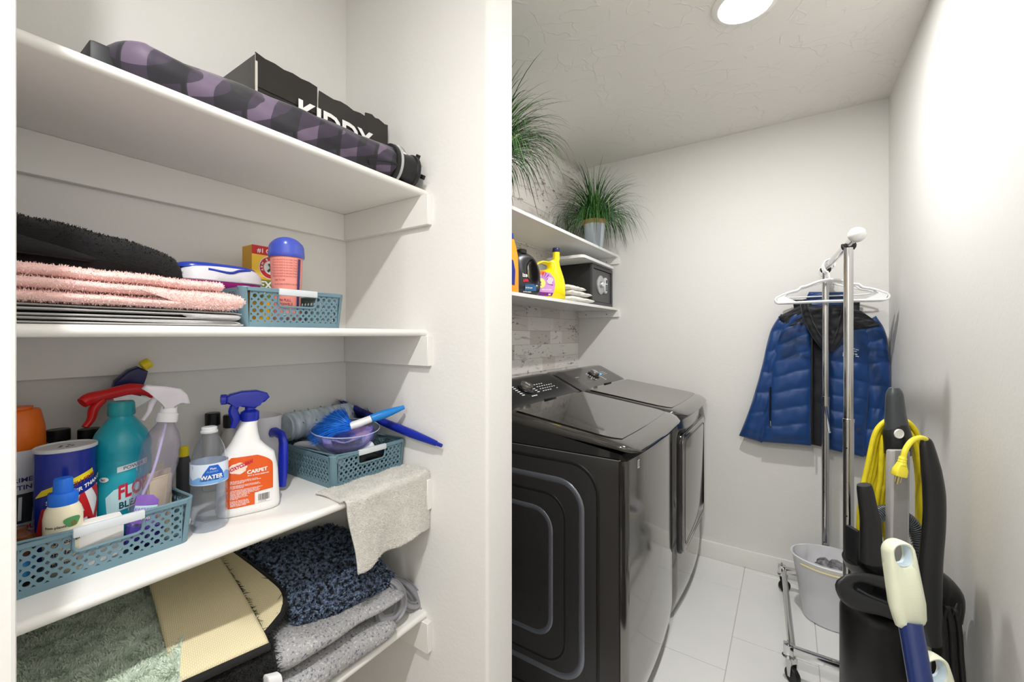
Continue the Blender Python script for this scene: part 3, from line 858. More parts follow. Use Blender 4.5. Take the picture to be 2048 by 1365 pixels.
# brown bottle and slim black holder
cx, cy = -.975, .121
t = thing('bottle', 'small amber brown bottle at the left end of the lower basket', 'bottle', (cx, cy, zb))
bm = NB(); lathe(bm, [(.016, 0), (.018, .003), (.018, .066), (.016, .074), (.009, .079), (.009, .085)], (cx, cy, zb), 32); part('bottle_body', bm, mat('amber', (92, 50, 26), .12, coat=.5), t)
bm = NB(); lathe(bm, [(.0182, .010), (.0182, .040)], (cx, cy, zb), 32, cap=False); part('label', bm, mat('print_sky', (70, 150, 225), .4), t)
bm = NB(); box(bm, -.957, -.949, .099, .115, zb, zb+.118, .003); solo('slim_box', bm, mat('dark_grey_card', (70, 70, 72), .4), 'narrow dark grey upright stick at the left basket end by the jamb', 'stick', (-.955, .107, zb))
# cream bottle
cx, cy = -.962, .166; az = to_cam(cx, cy)+.1
t = thing('bottle', 'small cream lotion bottle with a bright blue cap at the basket front', 'bottle', (cx, cy, zb))
P = [(.0225, 0), (.0225, .095), (.018, .112), (.012, .118)]
bm = NB(); lathe(bm, [(.020, 0), (.0225, .003), (.0225, .090), (.0205, .102), (.0165, .110), (.012, .114)], (cx, cy, zb), 40); part('bottle_body', bm, mat('cream_plastic', (243, 234, 205), .3), t)
CB = mat('cap_bright_blue', (28, 112, 226), .35)
bm = NB(); lathe(bm, [(.0165, .108), (.0172, .110), (.0172, .124), (.0155, .128), (.0118, .129), (.0115, .132), (.0110, .148), (.0100, .150), (0, .150)], (cx, cy, zb), 36); part('cap', bm, CB, t)
P = [(.0225, 0), (.0225, .1)]; f = bottle_map(cx, cy, P, zb, az)
for s, y, sz in (('from plants', .078, .0055), ("a mouth's", .064, .0100), ('cosy eater.', .053, .0105), ('gentle', .034, .013), ('made mild', .020, .009)):
    text(s, sz, lambda x, yy, y=y: f(x-.024, y+yy), mat('ink_dark_navy', (38, 44, 78)), t, bold=.015)
patch(f, [(.008+.0095*math.cos(a)*(1+.2*math.sin(3*a)), .0845+.009*math.sin(a)*(1+.15*math.cos(2*a))) for a in [2*PI*q/24 for q in range(24)]], mat('print_leaf', (84, 150, 96)), t, 'drawing')
patch(bottle_map(cx, cy, P, zb, az, .0012), [(.009+.0035*math.cos(a), .082+.004*math.sin(a)) for a in [2*PI*q/12 for q in range(12)]], mat('print_olive', (120, 110, 50)), t, 'drawing')
# small white carton behind the grip
c = Vector((-.957, .207, zb))
t = thing('carton', 'small plain white carton standing behind the grip of the lower basket', 'carton', tuple(c))
u_, w_ = Vector((.12, .99, 0)).normalized(), Vector((-.99, .12, 0)).normalized()
bm = NB(); obox(bm, c+Vector((0, 0, .034)), u_, w_, Vector((0, 0, 1)), .028, .015, .034, .0008, 1); part('carton_body', bm, mat('carton_white', (238, 236, 232), .5), t)
bm = NB(); obox(bm, c+Vector((0, 0, .0695))+w_*.004, u_, w_, Vector((0, 0, 1)), .027, .012, .0014, .0006, 1); part('tuck_flap', bm, mat('carton_white', (238, 236, 232)), t)
# teal bleach bottle
cx, cy = -1.052, .258; az = to_cam(cx, cy)+.14
t = thing('bottle', 'large teal cleaner bottle with a teal cap and red floral lettering', 'bottle', (cx, cy, zb))
TB = mat('teal_bottle', (22, 158, 176), .28, coat=.2)
prof = [(.040, 0), (.0435, .004), (.0435, .085), (.0430, .09), (.0435, .095), (.0435, .145), (.0422, .149), (.0435, .153), (.0422, .157), (.0437, .162), (.0430, .176), (.036, .196), (.025, .213), (.017, .224), (.0165, .232)]
bm = NB(); lathe(bm, prof, (cx, cy, zb), 48); part('bottle_body', bm, TB, t, 60)
bm = NB()
rings = []
for h, r in ((.226, .0185), (.228, .0195), (.248, .0185), (.252, .017), (.252, 0.0001)):
    rings.append([Vector((cx+(r+(.0006 if k % 2 and h < .25 else 0))*math.cos(2*PI*k/56), cy+(r+(.0006 if k % 2 and h < .25 else 0))*math.sin(2*PI*k/56), zb+h)) for k in range(56)])
rings_mesh(bm, rings); part('cap', bm, mat('teal_cap', (30, 148, 158), .35), t, 40)
P = [(.0437, 0), (.0437, .16)]; f = bottle_map(cx, cy, P, zb, az, .0008); f3 = bottle_map(cx, cy, P, zb, az, .0013)
patch(f, [(-.012, .128), (.034, .136), (.034, .146), (-.012, .138)], mat('print_pale', (220, 232, 235)), t)
text('POWER OF', .0085, lambda x, y: f3(x-.004, .1315+y+(x)*.17), mat('ink_grey', (90, 100, 110)), t, bold=.01)
patch(f, [(-.026, .055), (.040, .070), (.040, .112), (-.016, .098), (-.028, .085)], mat('print_aqua', (190, 228, 232)), t)
text('FLORAL', .034, lambda x, y: f3(x*.56-.011, .080+y+x*.13), mat('print_crimson', (196, 30, 58)), t, bold=.035)
text('BLEACH', .016, lambda x, y: f3(x*.8-.010, .0625+y+x*.15), mat('ink_teal', (16, 78, 92)), t, bold=.03)
patch(f3, [(-.002+.010*math.cos(a), .042+.006*math.sin(a)) for a in [2*PI*q/20 for q in range(20)]], mat('print_crimson', (196, 30, 58)), t, 'roundel')
text('5 in 1', .008, lambda x, y: bottle_map(cx, cy, P, zb, az, .0018)(x-.009, .0395+y), PW, t, bold=.02)
patch(f3, [(-.030+.007*math.cos(a), .118+.0045*math.sin(a)) for a in [2*PI*q/20 for q in range(20)]], PW, t, 'roundel')
text('fac', .006, lambda x, y: bottle_map(cx, cy, P, zb, az, .0018)(x-.0345, .116+y), INKB, t, bold=.02)

def trigger_head(t, p, d, m, mt=None, s=1., collar=True, zc=0):
    """spray head at p, nozzle pointing along d"""
    d = Vector(d).normalized(); u = Vector((0, 0, 1)); w = u.cross(d)
    mt = mt or m
    fr_ = lambda a, b, c: p+(d*a+u*b+w*c)*s
    bm = NB(); lathe(bm, [(.013*s, 0), (.0145*s, .002*s), (.0145*s, .016*s), (.012*s, .018*s), (.008*s, .020*s), (.008*s, .028*s)], p, 24); part('collar', bm, m, t)
    bm = NB()
    out = [(-.030, .040), (-.026, .048), (-.010, .054), (.012, .054), (.030, .050), (.036, .046), (.036, .034), (.020, .030), (.012, .026), (-.008, .022), (-.012, .030), (-.022, .032)]
    a_ = [bm.verts.new(fr_(x, y, .011)) for x, y in out]; b_ = [bm.verts.new(fr_(x, y, -.011)) for x, y in out]
    for i in range(len(out)):
        j = (i+1) % len(out); bm.faces.new((a_[i], a_[j], b_[j], b_[i]))
    fa_ = bm.faces.new(a_); fb__ = bm.faces.new(list(reversed(b_)))
    bmesh.ops.bevel(bm, geom=list(fa_.edges)+list(fb__.edges), offset=.0035*s, segments=3, profile=.5, affect='EDGES')
    part('spray_head', bm, m, t, 50)
    bm = NB(); lathe(bm, [(.0085*s, 0), (.009*s, .002*s), (.009*s, .009*s), (.006*s, .010*s)], fr_(.034, .041, 0), 12, d); part('nozzle', bm, mt, t)
    bm = NB(); tube(bm, smooth_path([fr_(.020, .034, 0), fr_(.025, .020, 0), fr_(.021, .005, 0), fr_(.026, -.010, 0)], 5), lerp_list([.0055*s, .0062*s, .006*s, .0035*s], 5), 8, 1.3); part('trigger', bm, mt, t)
# red headed sprayer behind
cx, cy = -1.122, .276
t = thing('spray_bottle', 'spray bottle with a wide red trigger head behind the teal bottle', 'spray bottle', (cx, cy, zb))
bm = NB(); loft(bm, [(cx, cy, zb+h, a, b, 2.6, 0) for h, a, b in ((0, .020, .034), (.003, .021, .036), (.12, .021, .036), (.16, .018, .03), (.20, .014, .015), (.225, .012, .012))], 32); part('bottle_body', bm, mat('bottle_milky', (222, 226, 228), .3), t)
RT = mat('trigger_red', (206, 24, 30), .3)
d = Vector((.35, -.94, 0)).normalized(); u = Vector((0, 0, 1)); w = u.cross(d); p = Vector((cx, cy, zb+.222)); fr_ = lambda a, b, c: p+d*a+u*b+w*c
bm = NB(); tube(bm, smooth_path([fr_(-.062, .018, 0), fr_(-.045, .036, 0), fr_(-.015, .043, 0), fr_(.03, .038, 0), fr_(.055, .034, 0), fr_(.066, .028, 0)], 6), lerp_list([.004, .010, .013, .011, .012, .010], 6), 12, .9); part('spray_head', bm, RT, t, 60)
bm = NB(); tube(bm, smooth_path([fr_(.036, .030, 0), fr_(.048, .014, 0), fr_(.052, -.004, 0), fr_(.062, -.018, 0)], 5), lerp_list([.008, .0075, .006, .005], 5), 10, 1.2); part('trigger', bm, RT, t, 60)
bm = NB(); lathe(bm, [(.014, 0), (.015, .002), (.015, .016), (.010, .020), (.010, .034)], p-u*.004, 24); part('collar', bm, PW, t)
bm = NB(); prism(bm, [(-.052, .020), (-.01, .034), (.02, .03), (.01, .004), (-.02, .004)], lambda a, b, c: fr_(a, b, c-.007), .014); part('shroud', bm, mat('bottle_milky', (222, 226, 228)), t)
# navy and yellow sprayer
cx, cy = -1.180, .288
t = thing('spray_bottle', 'yellow spray bottle with a dark navy trigger head against the back wall', 'spray bottle', (cx, cy, Z3))
bm = NB(); loft(bm, [(cx, cy, Z3+h, a, b, 2.5, 0) for h, a, b in ((0, .018, .028), (.003, .019, .03), (.12, .019, .03), (.155, .017, .024), (.19, .013, .014), (.222, .012, .012))], 32); part('bottle_body', bm, mat('bottle_yellow', (222, 178, 40), .35), t)
NV = mat('navy_plastic', (24, 28, 84), .3)
p = Vector((cx, cy, Z3+.222)); d = Vector((.5, -.6, .9)).normalized(); side = d.cross(Vector((0, 0, 1))).normalized(); up = side.cross(d)
bm = NB(); lathe(bm, [(.014, 0), (.015, .002), (.015, .030), (.010, .034)], p, 20); part('collar', bm, NV, t)
h0 = Vector((cx, cy+.0, Z3+.262))
dn = Vector((.12, .62, .78)).normalized(); sn = Vector((0, -.78, .62)); nn2 = dn.cross(sn)
bm = NB(); out = [(-.012, -.018), (-.012, .012), (.010, .022), (.040, .020), (.056, .012), (.058, -.008), (.044, -.014), (.030, -.020), (.010, -.026)]
pa = [bm.verts.new(h0+dn*x+sn*y+nn2*.012) for x, y in out]; pb = [bm.verts.new(h0+dn*x+sn*y-nn2*.012) for x, y in out]
for q in range(len(out)):
    q2 = (q+1) % len(out); bm.faces.new((pa[q], pa[q2], pb[q2], pb[q]))
f1_, f2_ = bm.faces.new(pa), bm.faces.new(list(reversed(pb)))
bmesh.ops.bevel(bm, geom=list(f1_.edges)+list(f2_.edges), offset=.004, segments=3, profile=.5, affect='EDGES')
part('spray_head', bm, NV, t, 50)
bm = NB(); tube(bm, smooth_path([h0+dn*.02+sn*-.018, h0+dn*.004+sn*-.032, h0+dn*-.012+sn*-.034, h0+dn*-.026+sn*-.046], 5), .0045, 8, 1.3); part('trigger', bm, NV, t, 60)
bm = NB(); lathe(bm, [(.008, 0), (.011, .002), (.011, .016), (.009, .018)], h0+Vector((.014, .030, .050)), 16, (.1, .8, .5)); part('nozzle', bm, mat('nozzle_yellow', (240, 214, 30), .35), t)
# black capped bottle behind the can
for (cx, cy, top, lab) in ((-1.175, .196, 1.118, 'bottle with a flat black cap behind the scouring can, left one'), (-1.170, .238, 1.112, 'bottle with a flat black cap between the scouring can and teal bottle')):
    t = thing('bottle', lab, 'bottle', (cx, cy, zb))
    bm = NB(); lathe(bm, [(.019, 0), (.021, .003), (.021, top-zb-.045), (.012, top-zb-.03), (.012, top-zb-.02)], (cx, cy, zb), 24); part('bottle_body', bm, mat('dark_grey_card', (70, 70, 72)), t)
    bm = NB(); lathe(bm, [(.0165, top-zb-.022), (.017, top-zb-.02), (.017, top-zb-.001), (.016, top-zb)], (cx, cy, zb), 24); part('cap', bm, BLACK, t)
# leaning clear spray bottle with a little purple liquid
B0, B1 = onx(283, 1092, -.966), onx(334, 838, -.978)
B0.z = zb+.004
axb = (B1-B0).normalized(); Lb = (B1-B0).length
sx_ = Vector((0, 1, 0)); sx_ = (sx_-axb*sx_.dot(axb)).normalized(); sy_ = sx_.cross(axb)
t = thing('spray_bottle', 'clear empty spray bottle with a milky trigger, leaning in the lower basket', 'spray bottle', tuple(B0))
# keep the glass inside the basket front
def bfr(p): return B0+sx_*p.x+sy_*p.y+axb*p.z
CLEAR = thin_glass('clear_plastic', (236, 232, 244), .06, refl=.8)
S = [(0, .022), (.004, .0275), (.06, .0285), (.10, .0275), (.13, .030), (.158, .0285), (.178, .022), (.192, .0135), (Lb, .0125)]
S = [(h*Lb/.2 if h < .193 else Lb, r) for h, r in S]
bm = NB(); loft(bm, [(0, 0, h, r, r*.92, 2.2, 0) for h, r in S], 40, frame=bfr); part('bottle_body', bm, CLEAR, t, 60)
bm = NB(); loft(bm, [(0, 0, h, r-.0012, (r-.0012)*.92, 2.2, 0) for h, r in ((.003, .0265), (.034, .0280))], 32, frame=bfr); part('liquid', bm, mat('purple_liquid', (70, 30, 180), .08, coat=.4), t)
bm = NB(); tube(bm, smooth_path([bfr(Vector((.0, 0, Lb))), bfr(Vector((-.004, 0, Lb*.6))), bfr(Vector((-.016, 0, Lb*.3))), bfr(Vector((-.018, .0, .006)))], 6), .0022, 8); part('dip_tube', bm, mat('tube_lilac', (196, 190, 226), .3), t)
bm = NB(); loft(bm, [(0, 0, Lb+h, r, r, 2, 0) for h, r in ((-.006, .0155), (-.004, .0165), (.010, .0160), (.012, .0135), (.024, .012))], 32, frame=bfr); part('collar', bm, mat('milky_plastic', (236, 236, 242), .25), t)
MILK = mat('translucent_head', (236, 232, 242), .15, alpha=.75, spec=.8)
hd = lambda a, b, c: B1+Vector((0, 0, 1))*b+Vector((.25, .97, 0)).normalized()*a+Vector((.97, -.25, 0)).normalized()*c
bm = NB(); out = [(-.036, .060), (-.030, .067), (-.004, .062), (.020, .056), (.030, .044), (.034, .026), (.024, .026), (.017, .034), (.012, .020), (-.006, .020), (-.008, .036), (-.026, .052)]
a_ = [bm.verts.new(hd(x, y, .0115)) for x, y in out]; b_ = [bm.verts.new(hd(x, y, -.0115)) for x, y in out]
for i in range(len(out)):
    j = (i+1) % len(out); bm.faces.new((a_[i], a_[j], b_[j], b_[i]))
fa_ = bm.faces.new(a_); fb__ = bm.faces.new(list(reversed(b_)))
bmesh.ops.bevel(bm, geom=list(fa_.edges)+list(fb__.edges), offset=.003, segments=2, profile=.5, affect='EDGES')
part('spray_head', bm, MILK, t, 50)
bm = NB(); tube(bm, smooth_path([hd(-.014, .044, 0), hd(-.022, .030, 0), hd(-.026, .016, 0), hd(-.034, .002, 0)], 5), lerp_list([.005, .0055, .004, .003], 5), 8, 1.4); part('trigger', bm, MILK, t, 60)
bm = NB(); obox(bm, hd(.002, .044, 0), Vector((0, 1, 0)), Vector((1, 0, 0)), Vector((0, 0, 1)), .007, .006, .005, .002); part('valve', bm, mat('valve_purple', (170, 120, 200), .3), t)
def bl(x, y, e=.0008):
    a = x/.0262; r = .0262+e
    return bfr(Vector((r*math.cos(a-PI/2+.35), -r*.92*math.sin(a-PI/2+.35)*-1, y)))
fbk = lambda x, y: bfr(Vector((.0292*math.sin(x/.0285), .0292*.94*math.cos(x/.0285)*SGN, y)))
SGN = 1 if bfr(Vector((0, .1, .05))).x > bfr(Vector((0, 0, .05))).x else -1
LP_ = mat('label_lilac', (140, 100, 190), .35)
patch(fbk, [(-.030, .040), (.004, .040), (.004, .078), (-.006, .088), (-.030, .088)], LP_, t)
fbk2 = lambda x, y: fbk(x, y)+(fbk(x, y)-bfr(Vector((0, 0, y))))*.03
patch(fbk2, [(-.028, .058), (.003, .058), (.003, .070), (-.028, .070)], mat('print_aqua', (190, 228, 232)), t)
text('AWESOME', .0085, lambda x, y: fbk2(x*.75-.028, .0605+y), LP_, t, bold=.03)
text('ALL PURPOSE', .0055, lambda x, y: fbk2(x*.8-.027, .047+y), PW, t, bold=.03)
# paper packets at the right end of the basket
PAPM = mat('manila_paper', (214, 200, 158), .8, var=.08, vscale=30)
for k, (dx, dy, h, lean) in enumerate(((0, 0, .112, .10), (-.012, .004, .118, .13), (-.024, .0, .108, .16), (-.036, .004, .122, .18))):
    c = Vector((-.972+dx*1.4, .292+dy, zb))
    un = Vector((-.35, .94, 0)).normalized(); up = Vector((-lean, lean*.3, 1)).normalized(); nn = un.cross(up)
    bm = NB(); obox(bm, c+up*h/2, un, nn, up, .019, .0022, h/2, .0008, 1)
    lab = ('manila packet nearest the basket front, right of the leaning bottle', 'second manila packet from the basket front, slightly taller', 'third manila packet from the front in the lower basket', 'rearmost manila packet in the lower basket')[k]
    solo('paper_packet', bm, PAPM, lab, 'packet', tuple(c), None, 'manila packets in the lower basket')
    if k == 0:
        o = bpy.context.scene.objects[-1] if False else None
# yellow tipped tool behind
cx, cy = -1.12, .338+.04
t = thing('bottle', 'dark bottle with a yellow cap behind the leaning clear bottle', 'bottle', (cx, cy, Z3))
bm = NB(); lathe(bm, [(.012, 0), (.013, .002), (.013, .10), (.009, .115)], (cx, cy, Z3), 20); part('bottle_body', bm, mat('dark_grey_card', (70, 70, 72)), t)
bm = NB(); lathe(bm, [(.010, .112), (.010, .130), (.006, .134)], (cx, cy, Z3), 20); part('cap', bm, mat('nozzle_yellow', (240, 214, 30)), t)

# ---------------------------------------------------------------- between the baskets
# water bottle
cx, cy = -.958, .366; az = to_cam(cx, cy)
t = thing('water_bottle', 'small clear crumpled water bottle with a blue and white label', 'bottle', (cx, cy, Z3))
prof = [(.020, .004), (.028, .0), (.0305, .006), (.0300, .018), (.0285, .022), (.0305, .028), (.030, .040), (.0285, .045), (.0305, .051), (.030, .062), (.0285, .066), (.0305, .072), (.0300, .084), (.0310, .090), (.0310, .128), (.0295, .140), (.024, .162), (.016, .180), (.0125, .186), (.0125, .190)]
bm = NB(); rings = []
for i, (r, h) in enumerate(prof):
    rings.append([Vector((cx+r*(1+(.05*math.sin(5*a)**2*-1 if h < .03 else .025*nz((math.cos(a)*2, math.sin(a)*2, h*30))))*math.cos(a), cy+r*(1+.025*nz((math.cos(a)*2, math.sin(a)*2, h*30+3)))*math.sin(a), Z3+h)) for a in [2*PI*k/48 for k in range(48)]])
rings_mesh(bm, rings); part('bottle_body', bm, thin_glass('water_plastic', (228, 232, 238), .05, .04, 1., 70, .95), t, 60)
bm = NB(); lathe(bm, [(.0135, .187), (.0145, .188), (.0145, .1915), (.0130, .192), (.0130, .198), (.0115, .199), (.0115, .190)], (cx, cy, Z3), 32, cap=False); part('neck_ring', bm, mat('neck_clear', (230, 232, 235), .1, alpha=.55), t)
bm = NB(); lathe(bm, [(.0314, .092), (.0314, .132)], (cx, cy, Z3), 48, cap=False); part('label', bm, mat('water_label', (214, 226, 240), .35), t)
f = bottle_map(cx, cy, [(.0314, 0), (.0314, .2)], Z3, az, .0006); f3 = bottle_map(cx, cy, [(.0314, 0), (.0314, .2)], Z3, az, .0012)
patch(f, [(-.040, .094), (.045, .094), (.045, .108), (.030, .114), (.018, .104), (-.018, .108), (-.030, .102), (-.040, .110)], mat('print_ice', (120, 170, 225)), t)
patch(f, [(-.016, .100), (.026, .100), (.023, .114), (.014, .129), (.000, .129), (-.010, .114)], mat('print_water_blue', (24, 92, 190)), t)
text('WATER', .0105, lambda x, y: f3(x-.014, .1035+y), PW, t, bold=.03)
text('PURIFIED', .0045, lambda x, y: f3(x-.004, .1155+y), mat('print_ice', (120, 170, 225)), t, bold=.02)
text('Plain', .0055, lambda x, y: f3(x+.001, .121+y), PW, t, bold=.01)
# two dark capped bottles at the back
for cx, cy, h, r, lab in ((-1.185, .460, .189, .018, 'frosted bottle with a short black cap near the back wall, left of two'), (-1.150, .483, .184, .016, 'frosted bottle with a black flip cap near the back wall, right of two')):
    t = thing('bottle', lab, 'bottle', (cx, cy, Z3))
    bm = NB(); lathe(bm, [(r, 0), (r+.003, .004), (r+.003, h-.055), (r-.004, h-.035), (r-.006, h-.030)], (cx, cy, Z3), 32); part('bottle_body', bm, mat('frosted', (190, 186, 184), .35), t)
    bm = NB(); lathe(bm, [(r-.005, h-.032), (r-.002, h-.030), (r-.002, h-.002), (r-.004, h)], (cx, cy, Z3), 24); part('cap', bm, BLACK, t)
    if 'flip' in lab:
        bm = NB(); box(bm, cx-.01, cx+.01, cy+.008, cy+.022, Z3+h-.014, Z3+h-.001, .002); part('flip_tab', bm, BLACK, t)
# white sprayer bottle with orange label
bc = Vector((-.982, .449, Z3)); rot = math.atan2(.107, .035)
t = thing('spray_bottle', 'white spray bottle with a large orange label and royal blue trigger', 'spray bottle', tuple(bc))
WB = mat('bottle_gloss_white', (240, 240, 240), .25, coat=.2)
secs = []
for h, a, b, n, ox in ((0, .053, .026, 3.5, 0), (.003, .0575, .030, 3.5, 0), (.012, .0592, .031, 3.5, 0), (.085, .0565, .030, 3.2, -.0005), (.122, .050, .0285, 2.8, -.001), (.138, .036, .026, 2.5, -.004), (.150, .0275, .024, 2.2, -.005), (.168, .0215, .0205, 2, -.003), (.186, .0165, .017, 2, .0), (.194, .0155, .0155, 2, .003), (.198, .0150, .0150, 2, .003)):
    secs.append((bc.x+ox*math.cos(rot), bc.y+ox*math.sin(rot), Z3+h, a, b, n, rot))
bm = NB(); loft(bm, secs, 48); part('bottle_body', bm, WB, t, 60)
ud = Vector((math.cos(rot), math.sin(rot), 0)); nd = Vector((math.sin(rot), -math.cos(rot), 0))
def depth_at(x, y):
    pr = [(0, .0592, .031, 3.5), (.085, .0565, .030, 3.2), (.122, .050, .0285, 2.8), (.15, .03, .025, 2.4)]
    a, b, n = pr[0][1:]
    for p0, p1 in zip(pr, pr[1:]):
        if p0[0] <= y <= p1[0]:
            k = (y-p0[0])/(p1[0]-p0[0]); a, b, n = [p0[i]+(p1[i]-p0[i])*k for i in (1, 2, 3)]
    q = min(.999, abs(x)/a)
    return b*(1-q**n)**(1/n)
def fo(x, y, e=.0010): return bc+ud*x+nd*(depth_at(x, y)+e)+Vector((0, 0, y))
OL = mat('label_orange', (226, 92, 28), .35)
# label as a grid that follows the body
def lab_pt(u, v):
    y = .020+.104*v
    half_r = .043 if v < .75 else .043-.030*((v-.75)/.25)**2
    half_l = .043 if v < .82 else .043-.010*((v-.82)/.18)**2
    x0 = -half_l; x1 = half_r
    if v < .26: x1 = min(x1, .008)
    return fo(x0+(x1-x0)*u, y)
bm = NB(); sheet(bm, lab_pt, 16, 50); part('label', bm, OL, t, 60)
ft = lambda x, y: fo(x, y, .0016)
patch(lambda x, y: ft(x, y), [(-.022+.016*math.cos(a)*(1+.1*math.sin(7*a)), .101+.0115*math.sin(a)*(1+.1*math.cos(5*a))) for a in [2*PI*q/28 for q in range(28)]], mat('print_splash', (244, 220, 210)), t, 'splash')
text('OXYCLEAN', .0105, lambda x, y: fo(x*.72-.0355, .096+y+x*.25, .0022), mat('print_crimson', (196, 30, 58)), t, bold=.045)
text('CARPET', .0105, lambda x, y: ft(x-.006, .0865+y+x*.04), PW, t, bold=.035)
text('SPOT & STAIN REMOVER', .0036, lambda x, y: ft(x-.005, .0815+y), PW, t, bold=.02)
rnd2 = random.Random(11)
def words(n):
    s = ''
    while len(s) < n: s += ''.join(rnd2.choice('aeionrstlcdm') for _ in range(rnd2.randint(2, 8)))+' '
    return s[:n].strip()
for k in range(21):
    y = .0745-k*.0025-(.002 if k > 2 else 0)-(.002 if k > 5 else 0)-(.002 if k > 13 else 0)
    if y < .022: break
    mx = 45 if y > .047 else 28
    text(words(mx if k not in (2, 5, 13) else mx//2), .0031, lambda x, yy, y=y: ft(x*.93-.036, y+yy), PW, t, 'small_print', bold=.02)
bm = NB(); patch(ft, [(.011, .022), (.038, .022), (.038, .044), (.011, .044)], PW, t, 'barcode_panel')
xx = .014
while xx < .035:
    wd = rnd2.choice((.0005, .0008, .0012)); patch(lambda x, y: fo(x, y, .0021), [(xx, .026), (xx+wd, .026), (xx+wd, .040), (xx, .040)], mat('ink_black', (25, 25, 28)), t, 'bar'); xx += wd+rnd2.choice((.0006, .0010))
text('0 12345 67890', .0024, lambda x, y: fo(x+.015, .0232+y, .0021), mat('ink_black', (25, 25, 28)), t, 'small_print')
BLU = mat('trigger_blue', (22, 42, 178), .22, coat=.3)
trigger_head(t, Vector((bc.x+.003*math.cos(rot), bc.y+.003*math.sin(rot), Z3+.194)), -ud, BLU, BLU, 1.22)
# pitcher
cx, cy = -1.115, .610
t = thing('pitcher', 'frosted white pitcher with a square royal blue handle', 'pitcher', (cx, cy, Z3))
cx -= .0; cy -= .066
bm = NB(); lathe(bm, [(.034, 0), (.036, .003), (.042, .172), (.0435, .176), (.0415, .176), (.035, .006), (0, .006)], (cx, cy, Z3), 40, cap=True); part('pitcher_body', bm, mat('frosted_clear', (236, 236, 240), .35, alpha=.72), t)
hp = lambda a, b: Vector((cx+.55*a+.0, cy+.80*a, Z3+b))
dr = Vector((.995, .07, 0)).normalized()
c0 = Vector((cx, cy, Z3))
bm = NB(); tube(bm, [c0+dr*.036+Vector((0, 0, .136)), c0+dr*.055+Vector((0, 0, .140)), c0+dr*.080+Vector((0, 0, .134)), c0+dr*.086+Vector((0, 0, .118)), c0+dr*.084+Vector((0, 0, .05)), c0+dr*.080+Vector((0, 0, .012))], [.012, .012, .012, .0125, .0135, .012], 12, .75); part('handle', bm, BLU, t, 60)

# ---------------------------------------------------------------- in and over the right basket
# wrapped roll of bags
c0, c1 = Vector((-1.160, .628, Z3+.125)), Vector((-1.150, .828, Z3+.128)); ax = (c1-c0).normalized()
t = thing('bag_roll', 'blue grey plastic roll of bags in a crinkled wrapper, behind the bowl', 'roll', tuple(c0.lerp(c1, .5)-Vector((0, 0, .04))))
bm = NB(); rings = []
for i in range(61):
    q = i/60; R = .040*(1 if .03 < q < .97 else .82)
    rings.append([c0.lerp(c1, q)+Vector((math.cos(a), 0, math.sin(a)))*(R*(1+.035*nz((q*24, math.cos(a)*2, math.sin(a)*2))-.05*(math.sin(q*PI*8)**12))) for a in [2*PI*k/28 for k in range(28)]])
rings_mesh(bm, rings); part('roll_body', bm, mat('wrapper_blue_grey', (172, 186, 196), .22, var=.3, vscale=22, coat=.3, stretch=(1, 3, 1)), t, 60)
for k in range(5):
    q = .12+.19*k
    fq = lambda x, y, q=q: c0.lerp(c1, q)+ax*x+Vector((math.cos(1.0+y/.041), 0, math.sin(1.0+y/.041)))*.0432
    patch(fq, (0, .003, -.03, .03), mat('print_slate', (74, 104, 140)), t, 'stripe', sub=1)
# white hose loop / tube in the basket
bm = NB(); tube(bm, smooth_path([(-1.15, .645, Z3+.06), (-1.12, .640, Z3+.078), (-1.07, .655, Z3+.082), (-1.02, .668, Z3+.068), (-1.0, .69, Z3+.03)], 6), .010, 12); solo('white_tube', bm, mat('soft_white', (214, 216, 222), .4), 'curved white plastic tube in the right basket, left of the bowl', 'tube', (-1.07, .66, Z3+.05), 60)
bm = NB(); obox(bm, Vector((-.955, .735, Z3+.075)), Vector((.2, .8, .5)).normalized(), Vector((-.95, .2, 0)).normalized(), Vector((-.1, -.5, .85)).normalized(), .018, .012, .008, .003); solo('white_clip', bm, WHITE, 'small white plastic clip behind the grip of the right basket', 'clip', (-.955, .735, Z3+.07))
bm = NB(); tube(bm, smooth_path([(-.95, .70, Z3+.03), (-.96, .74, Z3+.05), (-.955, .79, Z3+.035), (-.98, .82, Z3+.045)], 5), .013, 12, .7); solo('black_tool', bm, BLACK, 'black plastic tool lying in the right basket behind its grip', 'tool', (-.96, .76, Z3+.02), 60)
bm = NB(); box(bm, -1.13, -.99, .66, .80, Z3+.004, Z3+.04, .012, 3); solo('sponge_block', bm, mat('sponge_dark', (60, 70, 80), .8), 'dark folded cloth at the bottom of the right basket', 'cloth', (-1.06, .73, Z3+.004))
# glass bowl with cloth
cx, cy, zb2 = -1.022, .716, Z3+.055
t = thing('glass_bowl', 'clear glass bowl resting in the right basket', 'bowl', (cx, cy, zb2))
tilt = Matrix.Rotation(.10, 3, Vector((.3, 1, 0)).normalized())
def bo(p): return Vector((cx, cy, zb2))+tilt@Vector(p)
pr = [(.030, 0), (.034, .001), (.062, .014), (.080, .036), (.088, .066), (.0895, .070), (.0870, .071), (.078, .038), (.060, .017), (.030, .004)]
bm = NB(); rings = [[bo((r*math.cos(a), r*math.sin(a), h)) for a in [2*PI*k/56 for k in range(56)]] for r, h in pr]; rings_mesh(bm, rings)
part('bowl_body', bm, thin_glass('bowl_glass', (232, 238, 248), .05), t, 60)
bm = NB(); tube(bm, [bo((.0885*math.cos(a), .0885*math.sin(a), .0705)) for a in [2*PI*k/56 for k in range(56)]], .0013, 6, loop=True); part('rim', bm, mat('glass_rim', (210, 220, 238), .05, alpha=.7, spec=1.), t)
bm = NB()
